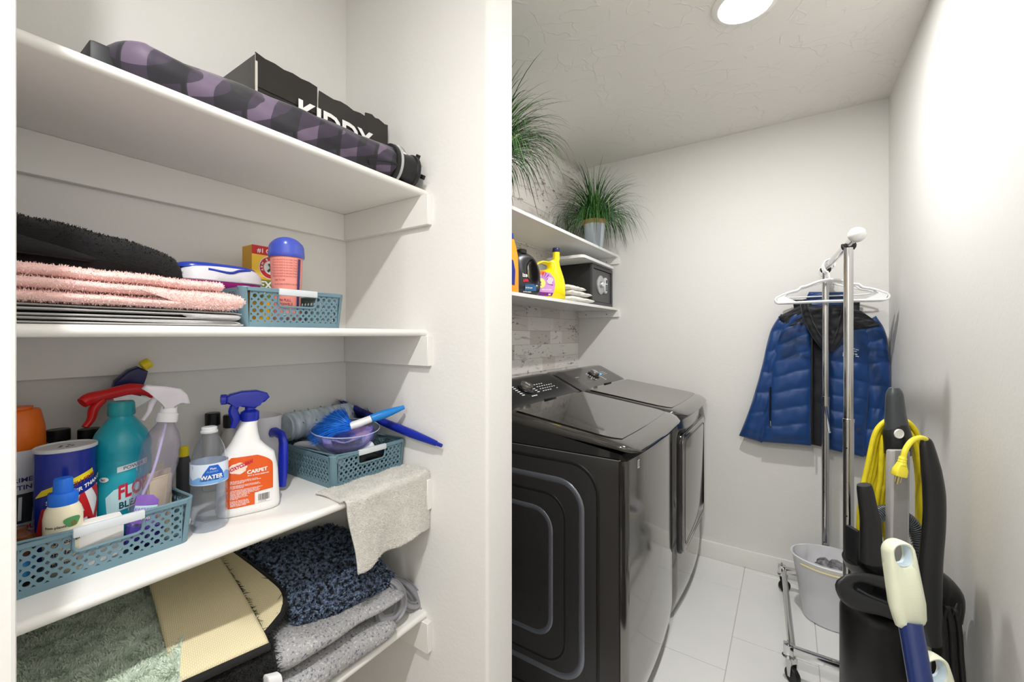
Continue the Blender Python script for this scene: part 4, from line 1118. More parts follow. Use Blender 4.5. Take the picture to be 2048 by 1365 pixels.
def clo(u, v):
    a = 2*PI*u; r = .006+.074*math.sin(v*PI/2)
    z = .010+.052*(v**1.6)+.012*nz((math.cos(a)*1.6, math.sin(a)*1.6, v*2), 1.4)+.020*(1-v)
    return bo((r*math.cos(a)*.94, r*math.sin(a)*.94, min(z, .010+.05*v+.02)))
rings = [[clo(k/48, j/14) for k in range(48)] for j in range(15)]; rings += [[bo((r*math.cos(2*PI*k/48), r*math.sin(2*PI*k/48), h)) for k in range(48)] for r, h in ((.072, .040), (.052, .018), (.02, .007))]
rings_mesh(bm, rings)
solo('wash_cloth', bm, mat('lilac_blue_cloth', (84, 110, 226), .8, rgb2=(190, 160, 214), vscale=26, bump=.6, bscale=220), 'blue and lilac cloth bundled inside the glass bowl', 'cloth', (cx, cy, zb2+.01), 180)
# bright blue fan brush
t = thing('fan_brush', 'bright blue fan brush with a white ferrule and light blue handle', 'brush', (-.98, .745, Z3+.12))
p0, p1, p2 = ond(716, 848, 1.135), ond(742, 838, 1.15), ond(808, 815, 1.20)
LB = mat('handle_azure', (30, 128, 208), .35)
bm = NB(); tube(bm, smooth_path([p1, p1.lerp(p2, .3), p1.lerp(p2, .6), p1.lerp(p2, .92), p2], 5), lerp_list([.0105, .0125, .0105, .0065, .006], 5), 16); part('handle', bm, LB, t, 60)
pf = ond(700, 853, 1.125)
bm = NB(); tube(bm, smooth_path([pf, p0, p1], 5), lerp_list([.010, .0105, .0095], 5), 16, 1.3); part('ferrule', bm, WHITE, t, 60)
V, Fc = [], []
tips = [ond(622, 888, 1.09), ond(622, 868, 1.10), ond(640, 848, 1.115), ond(660, 830, 1.13), ond(685, 818, 1.14)]
tp_ = smooth_path(tips, 20)
for k in range(1500):
    q = random.random(); e = tp_[int(q*(len(tp_)-1))]+Vector((random.uniform(-.016, .016), random.uniform(-.008, .008), random.uniform(-.010, .010)))
    s_ = pf+Vector((random.uniform(-.007, .007), random.uniform(-.007, .007), random.uniform(-.009, .009)))
    d = (e-s_); w = d.cross(Vector((random.uniform(-1, 1), random.uniform(-1, 1), random.uniform(-1, 1)))).normalized()*.0009
    i = len(V); m_ = s_+d*.5+Vector((0, 0, .004)); V += [s_-w, s_+w, m_+w, e, m_-w]; Fc.append((i, i+1, i+2, i+3, i+4))
raw_part('bristles', V, Fc, mat('bristle_blue', (20, 118, 226), .5, var=.25, vscale=60), t, stuff=True)
# dark blue duster lying along the side wall
t = thing('duster', 'dark blue duster with a long handle pointing out past the shelf', 'duster', (-1.0, .825, Z3+.12))
q0, q1, q2 = Vector((-1.185, .822, 1.078)), Vector((-1.045, .826, 1.050)), Vector((-.775, .836, 1.003))
V, Fc = [], []
for k in range(1600):
    q = random.random()**.8; c = q0.lerp(q1, q)
    d = Vector((random.uniform(-1, 1)*.4-.9, random.uniform(-1, .25)*.7, random.uniform(-1, 1)*.6)).normalized()
    w = d.cross(Vector((0, .3, 1))).normalized()*.0012
    L = .042*random.uniform(.6, 1.1); i = len(V); e_ = c+d*L; e_.y = min(e_.y, .848)
    V += [c-w, c+w, c+d*L*.5+w, e_, c+d*L*.5-w]; Fc.append((i, i+1, i+2, i+3, i+4))
du = raw_part('bristles', V, Fc, mat('bristle_navy', (22, 34, 120), .6, var=.3, vscale=50), t, stuff=True)
bm = NB(); tube(bm, smooth_path([q0, q0.lerp(q1, .5), q1], 4), .013, 12, .8); part('brush_core', bm, mat('bristle_navy', (22, 34, 120)), t, 60)
bm = NB(); tube(bm, smooth_path([q1.lerp(q2, -.02), q1.lerp(q2, .05), q1.lerp(q2, .12)], 4), .0085, 14); part('ferrule', bm, mat('grey_plastic', (176, 178, 178)), t)
bm = NB(); tube(bm, smooth_path([q1.lerp(q2, .10), q1.lerp(q2, .25), q1.lerp(q2, .6), q1.lerp(q2, .9), q1.lerp(q2, .93), q2], 6), lerp_list([.009, .0115, .0120, .0080, .0055, .0050], 6), 16); part('handle', bm, mat('handle_navy', (20, 40, 152), .3), t, 60)

# rag hanging over the shelf edge
RAG = mat('rag_grey', (214, 212, 206), .95, bump=.6, bscale=320, sheen=.3, var=.05, vscale=25)
zr = Z3+.0035
def rag(u, v):
    # u across (along the shelf), v from the back on the shelf down to the hem
    ya, yb = .588+.004*math.sin(v*9), .849
    s = v*.282 - .0
    lay = .100
    if s < lay:
        x = -.935+s*.92; z = zr; y = ya+(yb-ya)*u-.012*(1-u)
    else:
        k = (s-lay)/(.282-lay); a = min(1, k/.16)*PI/2
        x = -.843+.010*math.sin(a)+.010*math.sin(u*9+1)*k*k+.004*k; z = zr-.010*(1-math.cos(a))-max(0, (k-.16))*.182
        y = ya+(yb-ya)*u
        z -= k*.012*math.cos(u*PI*1.0)*(.6)+.004*k*math.sin(u*14)
        y += .006*k*(1-u)*3
    if s < lay: z += .0015*math.sin(u*17+s*60)
    return Vector((x+.0015*nz((u*8, v*8, 2)), y, z+.0008))
bm = NB(); sheet(bm, rag, 50, 60, .0042)
rg = solo('cleaning_rag', bm, RAG, 'pale grey terry rag draped over the shelf edge in front of the right basket', 'rag', (-.85, .72, zr), 180)
V, Fc = pile(mesh_samples(rg, 16000, lambda c, n: n.x+n.z > .3), .0034, .0009, .8, .3)
raw_part('pile', V, Fc, mat('rag_pile', (222, 220, 214), .95, var=.08, vscale=60), rg, stuff=True)

# ================================================================ BOTTOM SHELF
zs = Z4
# grey speckled moving blanket, folded double
SPK = mat('felt_grey', (150, 150, 156), .95, var=.0, bump=.5, bscale=260)
def speckle(m, base, darkc, lightc, sc):
    nt = m.node_tree; n = nt.nodes; l = nt.links; b = n['Principled BSDF']
    tc = n.new('ShaderNodeTexCoord')
    a = n.new('ShaderNodeTexNoise'); a.inputs['Scale'].default_value = sc; a.inputs['Detail'].default_value = 2
    l.new(tc.outputs['Object'], a.inputs['Vector'])
    r = n.new('ShaderNodeValToRGB'); e = r.color_ramp.elements
    e[0].position = .33; e[0].color = (*lin(darkc), 1); e[1].position = .41; e[1].color = (*lin(base), 1)
    x = e.new(.60); x.color = (*lin(base), 1); x = e.new(.68); x.color = (*lin(lightc), 1)
    l.new(a.outputs['Fac'], r.inputs['Fac'])
    a2 = n.new('ShaderNodeTexNoise'); a2.inputs['Scale'].default_value = sc*3; a2.inputs['Detail'].default_value = 2; l.new(tc.outputs['Object'], a2.inputs['Vector'])
    mx = n.new('ShaderNodeMixRGB'); mx.blend_type = 'OVERLAY'; mx.inputs[0].default_value = .35
    l.new(r.outputs['Color'], mx.inputs[1]); l.new(a2.outputs['Fac'], mx.inputs[2]); l.new(mx.outputs[0], b.inputs['Base Color'])
speckle(SPK, (166, 166, 168), (104, 105, 124), (204, 202, 198), 190)
bm = NB()
def lobe(bm, y0, y1, x0, x1, z0, z1, zr1, seed):
    """fat rounded fold, axis along y; top slopes from z1 (left) to zr1 (right)"""
    rings = []
    for i in range(41):
        q = i/40; y = y0+(y1-y0)*q; ed = min(q, 1-q)
        sc = 1 if ed > .12 else .45+.55*math.sqrt(max(0, 1-(1-ed/.12)**2))
        top = z1+(zr1-z1)*q; ring = []
        for k in range(36):
            a = 2*PI*k/36; ca, sa = math.cos(a), math.sin(a)
            xx = (x0+x1)/2+math.copysign(abs(ca)**.45, ca)*(x1-x0)/2
            zz = (z0+top)/2+math.copysign(abs(sa)**.75, sa)*(top-z0)/2*sc
            w = nz((xx*10, y*9, zz*12), 1, seed)
            xx += .010*w-(1-sc)*.02*(1 if ca > 0 else 0); zz += .006*nz((xx*12, y*11, seed))
            ring.append(Vector((xx, y, max(zz, z0-.001))))
        rings.append(ring)
    rings_mesh(bm, rings)
lobe(bm, .415, .738, -1.12, -.832, zs+.002, zs+.085, zs+.058, 1.)
lobe(bm, .435, .775, -1.14, -.842, zs+.080, zs+.140, zs+.102, 5.)
solo('moving_blanket', bm, SPK, 'thick folded grey felt blanket with dark flecks on the lowest shelf', 'blanket', (-.98, .58, zs), 180)
# satin ties
SAT = mat('satin_grey', (136, 136, 142), .35, sheen=.5, bump=.1, bscale=30)
t = thing('satin_tie', 'looped grey satin ties beside the felt blanket at the shelf end', 'tie', (-.90, .80, zs))
def ribbon(pts, w0, n=10):
    P = smooth_path(pts, 6); bm = NB(); ups = Vector((.5, .2, .85)).normalized()
    def f(u, v):
        i = min(int(u*(len(P)-1)), len(P)-1); p = P[i]
        tg = (P[min(i+1, len(P)-1)]-P[max(i-1, 0)]).normalized(); s = tg.cross(Vector((.7, -.7, .1))).normalized()
        wv = w0*(.45+.55*math.sin(u*PI))
        return p+s*wv*(v-.5)*2+tg.cross(s)*.005*math.sin(v*PI*3)
    sheet(bm, f, len(P)-1, n, .0016); return bm
g = lambda px, py, X: onx(px, py, X)
part('tie_loop', ribbon([g(772, 1158, -.90), g(796, 1176, -.87), g(802, 1210, -.862), g(788, 1236, -.858), g(765, 1240, -.857), g(756, 1226, -.862)], .016), SAT, t, 180)
part('tie_loop', ribbon([g(785, 1155, -.92), g(812, 1170, -.90), g(834, 1198, -.880), g(834, 1214, -.872), g(815, 1212, -.872), g(800, 1190, -.88)], .016), SAT, t, 180)
# chenille rug
NAVY = mat('chenille_base', (16, 18, 26), .95)
def chen(u, v):
    y = .525+.255*u
    a = v*PI*1.0
    x = -1.19+.285*v-.03*(1-u)*0
    z = zs+.216-.030*u-.050*v**3-.015*u*v
    x = min(x, -1.19+.285*v)
    return Vector((x+.02*math.sin(u*3)*v, y+.01*math.sin(v*5), z+.005*nz((u*4, v*4, 0))))
bm = NB(); sheet(bm, lambda u, v: chen(u, v)-Vector((0, 0, .022)), 30, 30, .040)
ch = solo('chenille_rug', bm, NAVY, 'dark navy and grey chenille rug folded on the felt blanket', 'rug', (-1.05, .64, zs+.15), 180)
V, Fc = [], []
for p, n in mesh_samples(ch, 9000, lambda c, n: n.z > .1 or n.x > .3 or n.y < -.5):
    d = (Vector(n)*.5+Vector((random.uniform(-1, 1), random.uniform(-1, 1), random.uniform(-.4, .5)))*.9).normalized(); L = .0095*random.uniform(.7, 1.2); r = .0024
    s = d.cross(Vector((.1, .3, 1))).normalized(); b2 = d.cross(s); i = len(V); p = Vector(p)
    for q, rr in ((0, r*.8), (.6, r*1.1)):
        V += [p+d*L*q+s*rr, p+d*L*q+b2*rr, p+d*L*q-s*rr, p+d*L*q-b2*rr]
    V.append(p+d*L)
    for k in range(4):
        j = (k+1) % 4; Fc += [(i+k, i+j, i+4+j, i+4+k), (i+4+k, i+4+j, i+8)]
raw_part('tufts', V, Fc, mat('chenille_navy', (17, 20, 30), .7, rgb2=(108, 126, 154), vscale=95), ch, stuff=True)
# woven backing rugs with black shaggy face
def weave():
    m = mat('woven_backing', (224, 208, 158), .7)
    nt = m.node_tree; n = nt.nodes; l = nt.links; b = n['Principled BSDF']
    tc = n.new('ShaderNodeTexCoord'); mp = n.new('ShaderNodeMapping'); mp.inputs['Rotation'].default_value = (0, 0, .25)
    l.new(tc.outputs['Object'], mp.inputs['Vector'])
    br = n.new('ShaderNodeTexBrick'); br.inputs['Scale'].default_value = 80; br.inputs['Mortar Size'].default_value = .10; br.inputs['Brick Width'].default_value = .5; br.inputs['Row Height'].default_value = .25
    br.inputs['Color1'].default_value = (*lin((247, 242, 224)), 1); br.inputs['Color2'].default_value = (*lin((243, 236, 212)), 1); br.inputs['Mortar'].default_value = (*lin((222, 208, 166)), 1)
    l.new(mp.outputs[0], br.inputs['Vector']); l.new(br.outputs['Color'], b.inputs['Base Color'])
    bp = n.new('ShaderNodeBump'); bp.inputs['Strength'].default_value = .35; bp.inputs['Distance'].default_value = .002; bp.invert = True
    l.new(br.outputs['Fac'], bp.inputs['Height']); l.new(bp.outputs['Normal'], b.inputs['Normal'])
    return m
WV = weave(); SHAG = mat('black_shag', (14, 14, 15), .8, sheen=.1)
def rug_back(name, label, corners, zoff, nb, edge_sel, seed, loc):
    """corners: 3D quad A,B (back) D,C (front)"""
    A_, B_, C_, D_ = corners
    def f(u, v):
        p = (A_.lerp(B_, u)).lerp(D_.lerp(C_, u), v)
        return p+Vector((0, 0, .008*math.sin(v*PI)*(1)+.003*nz((u*4, v*4, seed))))
    bm = NB(); sheet(bm, f, 24, 30, .007)
    o = solo(name, bm, WV, label, 'rug', loc, 180)
    return o, f
def shag_from(o, pts, count, L, name='shag', wd=.0016):
    S_ = []
    for _ in range(count):
        i = random.random()*(len(pts)-1.001); k = int(i); p = pts[k].lerp(pts[k+1], i-k)
        S_.append((p+Vector((random.uniform(-.004, .004), random.uniform(-.004, .004), random.uniform(-.008, .003))), Vector((random.uniform(-.2, .6), random.uniform(-.5, .8), random.uniform(-1., -.15)))))
    V, Fc = pile(S_, L, wd, .6, .2); raw_part(name, V, Fc, SHAG, o, stuff=True)
# second rug (right, rounded corner)
A2, B2, C2, D2 = Vector((-1.20, .36, .752)), Vector((-1.20, .50, .752)), Vector((-.900, .520, .702)), Vector((-.905, .40, .672))
def r2(u, v):
    kk = max(0, (v-.72)/.28); cu = 1-.62*(1-math.sqrt(max(0, 1-kk*kk)))
    p = A2.lerp(B2, u*cu).lerp(D2.lerp(C2, u*cu), v)
    return p+Vector((0, 0, .004*math.sin(v*PI)))
bm = NB(); sheet(bm, r2, 24, 30, .005)
o2 = solo('shag_rug', bm, WV, 'woven yellow backed rug with a rounded corner and black shaggy edge', 'rug', (-1.05, .45, .66), 180)
edge = [r2(1, v/40) for v in range(41)]+[r2(1-u/20, 1) for u in range(21)]
bm = NB(); tube(bm, [p-Vector((0, 0, .003)) for p in edge[::2]], .0065, 8); part('binding', bm, SHAG, o2, 60)
shag_from(o2, edge, 2600, .020)
# first rug (left, straight)
A1_, B1_, C1_, D1_ = Vector((-1.20, .335, .765)), Vector((-1.20, .468, .762)), Vector((-.868, .432, .690)), Vector((-.856, .275, .722))
def r1(u, v):
    p = A1_.lerp(B1_, u).lerp(D1_.lerp(C1_, u), v)
    dr = max(0, v-.94)/.06
    return p+Vector((.004*dr, 0, .010*math.sin(min(v, 1)*PI)-.006*dr*dr))
bm = NB(); sheet(bm, r1, 24, 40, .006)
o1 = solo('shag_rug', bm, WV, 'woven yellow backed rug lying between the green mat and the rounded rug', 'rug', (-1.03, .38, .70), 180)
e1 = [r1(u/30, 1) for u in range(31)]+[r1(1, 1-v/40) for v in range(14)]
bm = NB(); tube(bm, [p-Vector((-.002, 0, .004)) for p in e1[:31:2]], .0075, 8); part('binding', bm, SHAG, o1, 60)
shag_from(o1, [p-Vector((0, 0, .006)) for p in [r1(1, 1-v/40) for v in range(40)]], 1500, .016)
# shag underside spilling at the front
def sh(u, v):
    return Vector((-.90+.045*math.sin(v*PI)+.01*nz((u*5, v*5, 1)), .275+.165*u, (zs+.02)+(.705-.02*u-zs-.035)*v*.98))
bm = NB(); sheet(bm, lambda u, v: sh(u, v), 20, 16, .05)
o = part('shag_face', bm, SHAG, o1, 180)
V, Fc = pile(mesh_samples(o, 7000, lambda c, n: c.x > -.9), .016, .0014, .8, .3); V = [tuple(Vector(v)) for v in V]
raw_part('shag', V, Fc, SHAG, o1, stuff=True)
# green bath mat
GRN = mat('mat_green', (200, 214, 198), .95, bump=.5, bscale=90)
def gm(u, v):
    y = .082+(.272-.088*v+.07*(1-v)-.0)*u
    x = -1.20+.385*v
    z = .728-.006*v+.004*nz((u*5, v*5, 3))
    return Vector((x, y, z-.03*max(0, (v-.93)/.07)**2))
bm = NB(); sheet(bm, gm, 40, 50, .022)
gmat = solo('bath_mat', bm, GRN, 'sage green fluffy bath mat folded on the lowest shelf by the left jamb', 'bath mat', (-1.0, .2, .70), 180)
bm = NB(); sheet(bm, lambda u, v: gm(u, v*.985)-Vector((0, 0, .026)), 20, 24, .022); part('lower_fold', bm, GRN, gmat, 180)
bm = NB(); box(bm, -1.19, -.85, .085, .262, zs+.001, .688, .03, 4); 
solo('folded_rug', bm, mat('rug_dark', (40, 40, 42), .9), 'dark folded rug stack under the green bath mat', 'rug', (-1.02, .17, zs))
V, Fc = [], []
for p, n in mesh_samples(gmat, 26000, lambda c, n: n.z > .2 or n.x > .4):
    p = Vector(p); w = nz(p, 38.); w2 = nz(p, 38., 9)
    d = (Vector(n)*.7+Vector((w*1.5, w2*1.5, .1))+Vector((random.uniform(-1, 1), random.uniform(-1, 1), random.uniform(-1, 1)))*.25).normalized()
    L = .0058*random.uniform(.7, 1.15); s = d.cross(Vector((random.uniform(-1, 1), random.uniform(-1, 1), .3))).normalized()*.0011
    i = len(V); V += [p-s, p+s, p+d*L*.6+s, p+d*L, p+d*L*.6-s]; Fc.append((i, i+1, i+2, i+3, i+4))
raw_part('pile', V, Fc, mat('pile_green', (214, 226, 212), .9, var=.05, vscale=45, sheen=.2), gmat, stuff=True)
# small white cloth
bm = NB(); lobe(bm, .405, .432, -.830, -.808, .615, .662, .650, 9.); solo('white_cloth', bm, mat('cloth_white', (226, 226, 228), .8), 'small crumpled white cloth at the front of the shaggy rugs', 'cloth', (-.82, .42, .60), 180)

# ================================================================ LAUNDRY SHELVES
WS = mat('shelf_white', (236, 236, 234), .3)
XW = -.929
def laundry_shelf(z, label):
    t = thing('wall_shelf', label, 'shelf', (XL, YF, z))
    bm = NB(); box(bm, XL+.0015, XW, YP, YF, z-.016, z, .0012, 1); part('board', bm, WS, t)
    bm = NB(); box(bm, XL+.0015, XW+.008, YF-.016, YF, z-.016-.043, z-.016, .001, 1); part('side_cleat', bm, WS, t)
    for x in (-1.15, -1.005):
        bm = NB(); lathe(bm, [(.0035, 0), (.0035, .0008), (0, .0012)], (x, YF-.016, z-.040), 12, (0, -1, 0)); part('screw', bm, mat('screw_dark', (90, 90, 92), .4, .8), t)
    return t
ZA, ZB_ = 1.475, 1.822
laundry_shelf(ZA, 'white laundry shelf holding the detergent bottles and black safe')
laundry_shelf(ZB_, 'white laundry shelf holding the potted grass plants, near the ceiling')

# potted grass
GREEN = [mat('blade_green_%d' % i, c, .5) for i, c in enumerate([(52, 104, 44), (34, 76, 34), (96, 138, 70)])]
def plant(cx, cy, z, label, seed, nb=360):
    t = thing('potted_grass', label, 'plant', (cx, cy, z), 'potted grass plants on the upper laundry shelf')
    rr = random.Random(seed)
    bm = NB(); lathe(bm, [(.048, 0), (.050, .002), (.068, .165), (.071, .168), (.069, .171), (.064, .166), (.046, .004)], (cx, cy, z), 48); part('pot', bm, mat('galvanised', (196, 206, 216), .28, .85, bump=.05, bscale=30), t)
    bm = NB(); rings = []
    for h, r in ((.150, .0685), (.152, .0710), (.168, .0725), (.176, .0735), (.1765, .071)):
        rings.append([Vector((cx+(r+.0008*math.sin(k*7))*math.cos(2*PI*k/48), cy+(r+.0008*math.sin(k*7))*math.sin(2*PI*k/48), z+h)) for k in range(48)])
    rings_mesh(bm, rings, cap=False); part('burlap_band', bm, mat('burlap', (176, 148, 98), .9, bump=.8, bscale=260), t, 60)
    bm = NB(); lathe(bm, [(.064, .150), (.0, .152)], (cx, cy, z), 32); part('soil', bm, mat('soil', (40, 36, 28), .95), t)
    for gi, mm in enumerate(GREEN):
        V, Fc = [], []
        n = nb*(5, 6, 3)[gi]//7
        for _ in range(n):
            a = rr.uniform(0, 2*PI); r0 = rr.uniform(0, .045); spread = rr.random()**.8
            L = rr.uniform(.22, .42); w = rr.uniform(.0018, .0034)
            p = Vector((cx+r0*math.cos(a), cy+r0*math.sin(a), z+.150))
            el = PI/2-spread*.95+rr.uniform(-.1, .1); a2 = a+rr.uniform(-.5, .5)
            droop = (.30+1.5*spread)*rr.uniform(.7, 1.35)
            ns_ = 9; i0 = len(V)
            for k in range(ns_+1):
                q = k/ns_
                d = Vector((math.cos(a2)*math.cos(el), math.sin(a2)*math.cos(el), math.sin(el)))
                s_ = Vector((-math.sin(a2), math.cos(a2), 0))*(w*(1-q)**.6+.0002)
                if p.x < XL+.004: p.x = XL+.004
                if p.y > YF-.004: p.y = YF-.004
                if p.z > CEIL-.01: p.z = CEIL-.01
                if p.x < XW+.004 and p.z < z+.004: p.z = z+.004
                V += [p-s_, p+s_]
                if k: Fc.append((i0+2*k-2, i0+2*k-1, i0+2*k+1, i0+2*k))
                p = p+d*(L/ns_); el = max(-1.15, el-droop*3.0/ns_*(q*.9+.30))
        raw_part('grass_blades', V, Fc, mm, t, None, stuff=True)
    return t
plant(-.993, 2.43, ZB_, 'potted grass in a galvanised pot with burlap band, at the far end of the shelf', 4)
plant(-.985, 1.335, ZB_, 'potted grass half hidden behind the white pillar, nearer the camera', 9)

# detergents
def jug(name, label, c, ly, lx, H, m, capm, secs, capxy, capr, caph, neckh):
    t = thing(name, label, 'bottle', tuple(c)); return t
# orange bottle
cx, cy = -.985, 1.455
t = thing('detergent_bottle', 'tall orange detergent bottle with a blue cap beside the pillar', 'bottle', (cx, cy, ZA))
OR = mat('bottle_orange', (252, 168, 20), .3, coat=.2)
bm = NB(); loft(bm, [(cx, cy+o, ZA+h, a, b, 2.8, 0) for h, a, b, o in ((0, .038, .056, 0), (.004, .041, .060, 0), (.10, .041, .060, 0), (.16, .038, .052, .004), (.20, .030, .036, .010), (.228, .022, .024, .014))], 40); part('bottle_body', bm, OR, t, 60)
bm = NB(); lathe(bm, [(.021, .222), (.023, .224), (.022, .250), (.020, .252)], (cx, cy+.014, ZA), 32); part('cap', bm, mat('cap_royal', (24, 52, 170), .3), t)
patch(plane_map((cx+.0412, cy-.04, ZA), (0, 1, 0), (0, 0, 1), .001), [(0, .03), (.04, .03), (.045, .09), (.03, .13), (0, .14)], mat('print_royal', (20, 40, 140)), t)
# black jug with a handle opening on the side facing +x
def jug_side(t, m, ox, x0, th, outline, hole, zc):
    """side profile with an oval handle opening, swollen across x"""
    # outline and hole in (y, z), resampled by angle round the hole centre
    hc = Vector((sum(p[0] for p in hole)/len(hole), sum(p[1] for p in hole)/len(hole)))
    def resample(poly, n):
        P = [Vector((0, p[0], p[1])) for p in poly]
        P.append(P[0]); S_ = smooth_path(P, 6); pts = [(p.y, p.z) for p in S_[:-1]]
        out = []
        for k in range(n):
            a = 2*PI*k/n; d = Vector((math.cos(a), math.sin(a))); best = None
            for i in range(len(pts)):
                A_ = Vector(pts[i])-hc; B_ = Vector(pts[(i+1) % len(pts)])-hc
                den = d.x*(B_.y-A_.y)-d.y*(B_.x-A_.x)
                if abs(den) < 1e-9: continue
                s_ = (A_.x*(B_.y-A_.y)-A_.y*(B_.x-A_.x))/den; q = (A_.x*d.y-A_.y*d.x)/den
                if s_ > 0 and -.001 <= q <= 1.001 and (best is None or s_ > best): best = s_
            out.append(hc+d*(best or .01))
        return out
    n = 64; O = resample(outline, n); I = resample(hole, n)
    rings = []
    for q, w in ((0, 0), (.10, .62), (.30, .95), (.5, 1), (.70, .95), (.90, .62), (1, 0)):
        rings.append([(I[k].lerp(O[k], q), w) for k in range(n)])
    bm = NB()
    half = lambda p: th*(.55+.45*min(1, max(0, (zc-p[1])/(zc*.45))))
    full = [[Vector((x0+half(p)*w, p[0]+ox, p[1]+ZA)) for p, w in r] for r in rings]
    back = [[Vector((x0-half(p)*w, p[0]+ox, p[1]+ZA)) for p, w in r] for r in reversed(rings)]
    rings_mesh(bm, full+back[1:-1], True, False, loop=True)
    bmesh.ops.remove_doubles(bm, verts=bm.verts, dist=1e-6)
    return part('bottle_body', bm, m, t, 180)
cx, cy = -.985, 1.608
t = thing('detergent_jug', 'black detergent jug with an oval handle opening between the orange and yellow ones', 'bottle', (cx, cy, ZA))
JB = mat('jug_black', (40, 42, 48), .3, coat=.2)
jug_side(t, JB, 0, cx, .040, [(cy-.075, .0), (cy+.06, 0), (cy+.072, .01), (cy+.070, .10), (cy+.058, .15), (cy+.03, .185), (cy-.01, .197), (cy-.05, .19), (cy-.075, .16), (cy-.08, .02)], [(cy+.052, .11), (cy+.045, .145), (cy+.028, .155), (cy+.016, .13), (cy+.018, .09), (cy+.035, .062), (cy+.050, .075)], .19)
bm = NB(); lathe(bm, [(.020, .186), (.023, .188), (.023, .204), (.020, .207)], (cx, cy-.010, ZA), 28); part('cap', bm, BLACK, t)
fj = plane_map((cx+.041, cy-.07, ZA), (0, 1, 0), (0, 0, 1), .0005)
patch(fj, [(.050, .020), (.110, .020), (.110, .040), (.095, .052), (.050, .045)], mat('print_ocean', (40, 96, 140)), t)
patch(fj, [(.084+.012*math.cos(a), .036+.014*math.sin(a)) for a in [2*PI*q/16 for q in range(16)]], mat('print_sky', (70, 150, 225)), t, 'splash')
patch(fj, [(.04, .056), (.07, .060), (.066, .072), (.04, .068)], mat('print_crimson', (196, 30, 58)), t, 'splash')
fj2 = plane_map((cx+.041, cy-.07, ZA), (0, 1, 0), (0, 0, 1), .0012)
text('ize', .024, lambda x, y: fj2(x+.036, .080+y), PW, t, bold=.03); text('5X BOOST', .008, lambda x, y: fj2(x+.052, .030+y), PW, t, bold=.03); text('ULTRA CLEAN', .0065, lambda x, y: fj2(x+.040, .012+y), PW, t, bold=.03)
t.rotation_euler.z = -.42; t.location.x = -.995
# orange print seen through the handle opening
bm = NB(); box(bm, -1.09, -1.062, cy-.02, cy+.05, ZA, ZA+.15, .006); sb = solo('detergent_box', bm, mat('box_plum', (110, 48, 56), .4), 'small dark red box with yellow print behind the black jug', 'box', (-1.075, cy+.015, ZA))
fo_ = plane_map((-1.062, cy-.02, ZA), (0, 1, 0), (0, 0, 1), .0008)
for yy in (.098, .125): patch(fo_, [(.034+.012*math.cos(a), yy+.011*math.sin(a)) for a in [2*PI*q/16 for q in range(16)]], mat('print_yellow', (250, 225, 40)), sb, 'print')
# yellow jug
cx, cy = -.985, 1.852
t = thing('detergent_jug', 'large yellow detergent jug with a purple burst label and navy cap', 'bottle', (cx, cy, ZA))
YL = mat('jug_yellow', (250, 232, 10), .28, coat=.25)
jug_side(t, YL, 0, cx, .042, [(cy-.095, .0), (cy+.088, 0), (cy+.098, .008), (cy+.098, .075), (cy+.080, .135), (cy+.068, .175), (cy+.062, .205), (cy+.030, .205), (cy+.020, .180), (cy-.005, .193), (cy-.045, .192), (cy-.085, .16), (cy-.098, .12), (cy-.100, .01)], [(cy+.000, .172), (cy-.025, .182), (cy-.058, .170), (cy-.072, .150), (cy-.040, .147), (cy-.005, .155)], .215)
bm = NB(); lathe(bm, [(.017, .198), (.0175, .245), (.0165, .250)], (cx, cy+.050, ZA), 28); part('neck', bm, YL, t)
bm = NB(); lathe(bm, [(.0185, .243), (.0195, .245), (.0185, .262), (.017, .264)], (cx, cy+.050, ZA), 28); part('cap', bm, mat('cap_navy', (30, 42, 92), .35), t)
fy = lambda e: plane_map((cx+.0425, cy-.1, ZA), (0, 1, 0), (0, 0, 1), e)
lab = [(.012, .016), (.105, .016), (.116, .035), (.124, .075), (.118, .105), (.095, .130), (.055, .138), (.012, .134)]
patch(fy(.0005), lab, mat('label_pink_violet', (206, 150, 208)), t)
for k in range(7):
    a = -.15+k*.26
    patch(fy(.0010), [(.050+.022*math.cos(a), .078+.022*math.sin(a)), (.050+.062*math.cos(a-.05), .078+.055*math.sin(a-.05)), (.050+.062*math.cos(a+.07), .078+.055*math.sin(a+.07))], mat('print_violet', (150, 60, 180)), t, 'burst')
patch(fy(.0013), [(.048+.022*math.cos(a), .078+.024*math.sin(a)) for a in [2*PI*q/24 for q in range(24)]], mat('print_pale_yellow', (250, 232, 120)), t, 'roundel')
patch(fy(.0010), [(.02, .125), (.06, .118), (.075, .134), (.05, .137), (.02, .133)], mat('print_orange', (244, 110, 30)), t, 'burst')
patch(fy(.0012), [(.012, .016), (.105, .016), (.113, .032), (.012, .036)], mat('print_deep_purple', (112, 22, 120)), t, 'band')
patch(fy(.0014), [(.096+.016*math.cos(a)*(1+.2*math.sin(4*a)), .092+.018*math.sin(a)) for a in [2*PI*q/20 for q in range(20)]], mat('print_blossom', (216, 206, 214)), t, 'flower')
text('2', .03, lambda x, y: fy(.0018)(x+.034, .067+y), mat('print_deep_purple', (112, 22, 120)), t, bold=.03); text('FRESH BLOOM', .008, lambda x, y: fy(.0018)(x+.050, .044+y), PW, t, bold=.03); text('64', .012, lambda x, y: fy(.0018)(x+.086, .020+y), PW, t, bold=.03)
t.rotation_euler.z = -.64; t.location.x = -1.012; t.location.y = 1.862

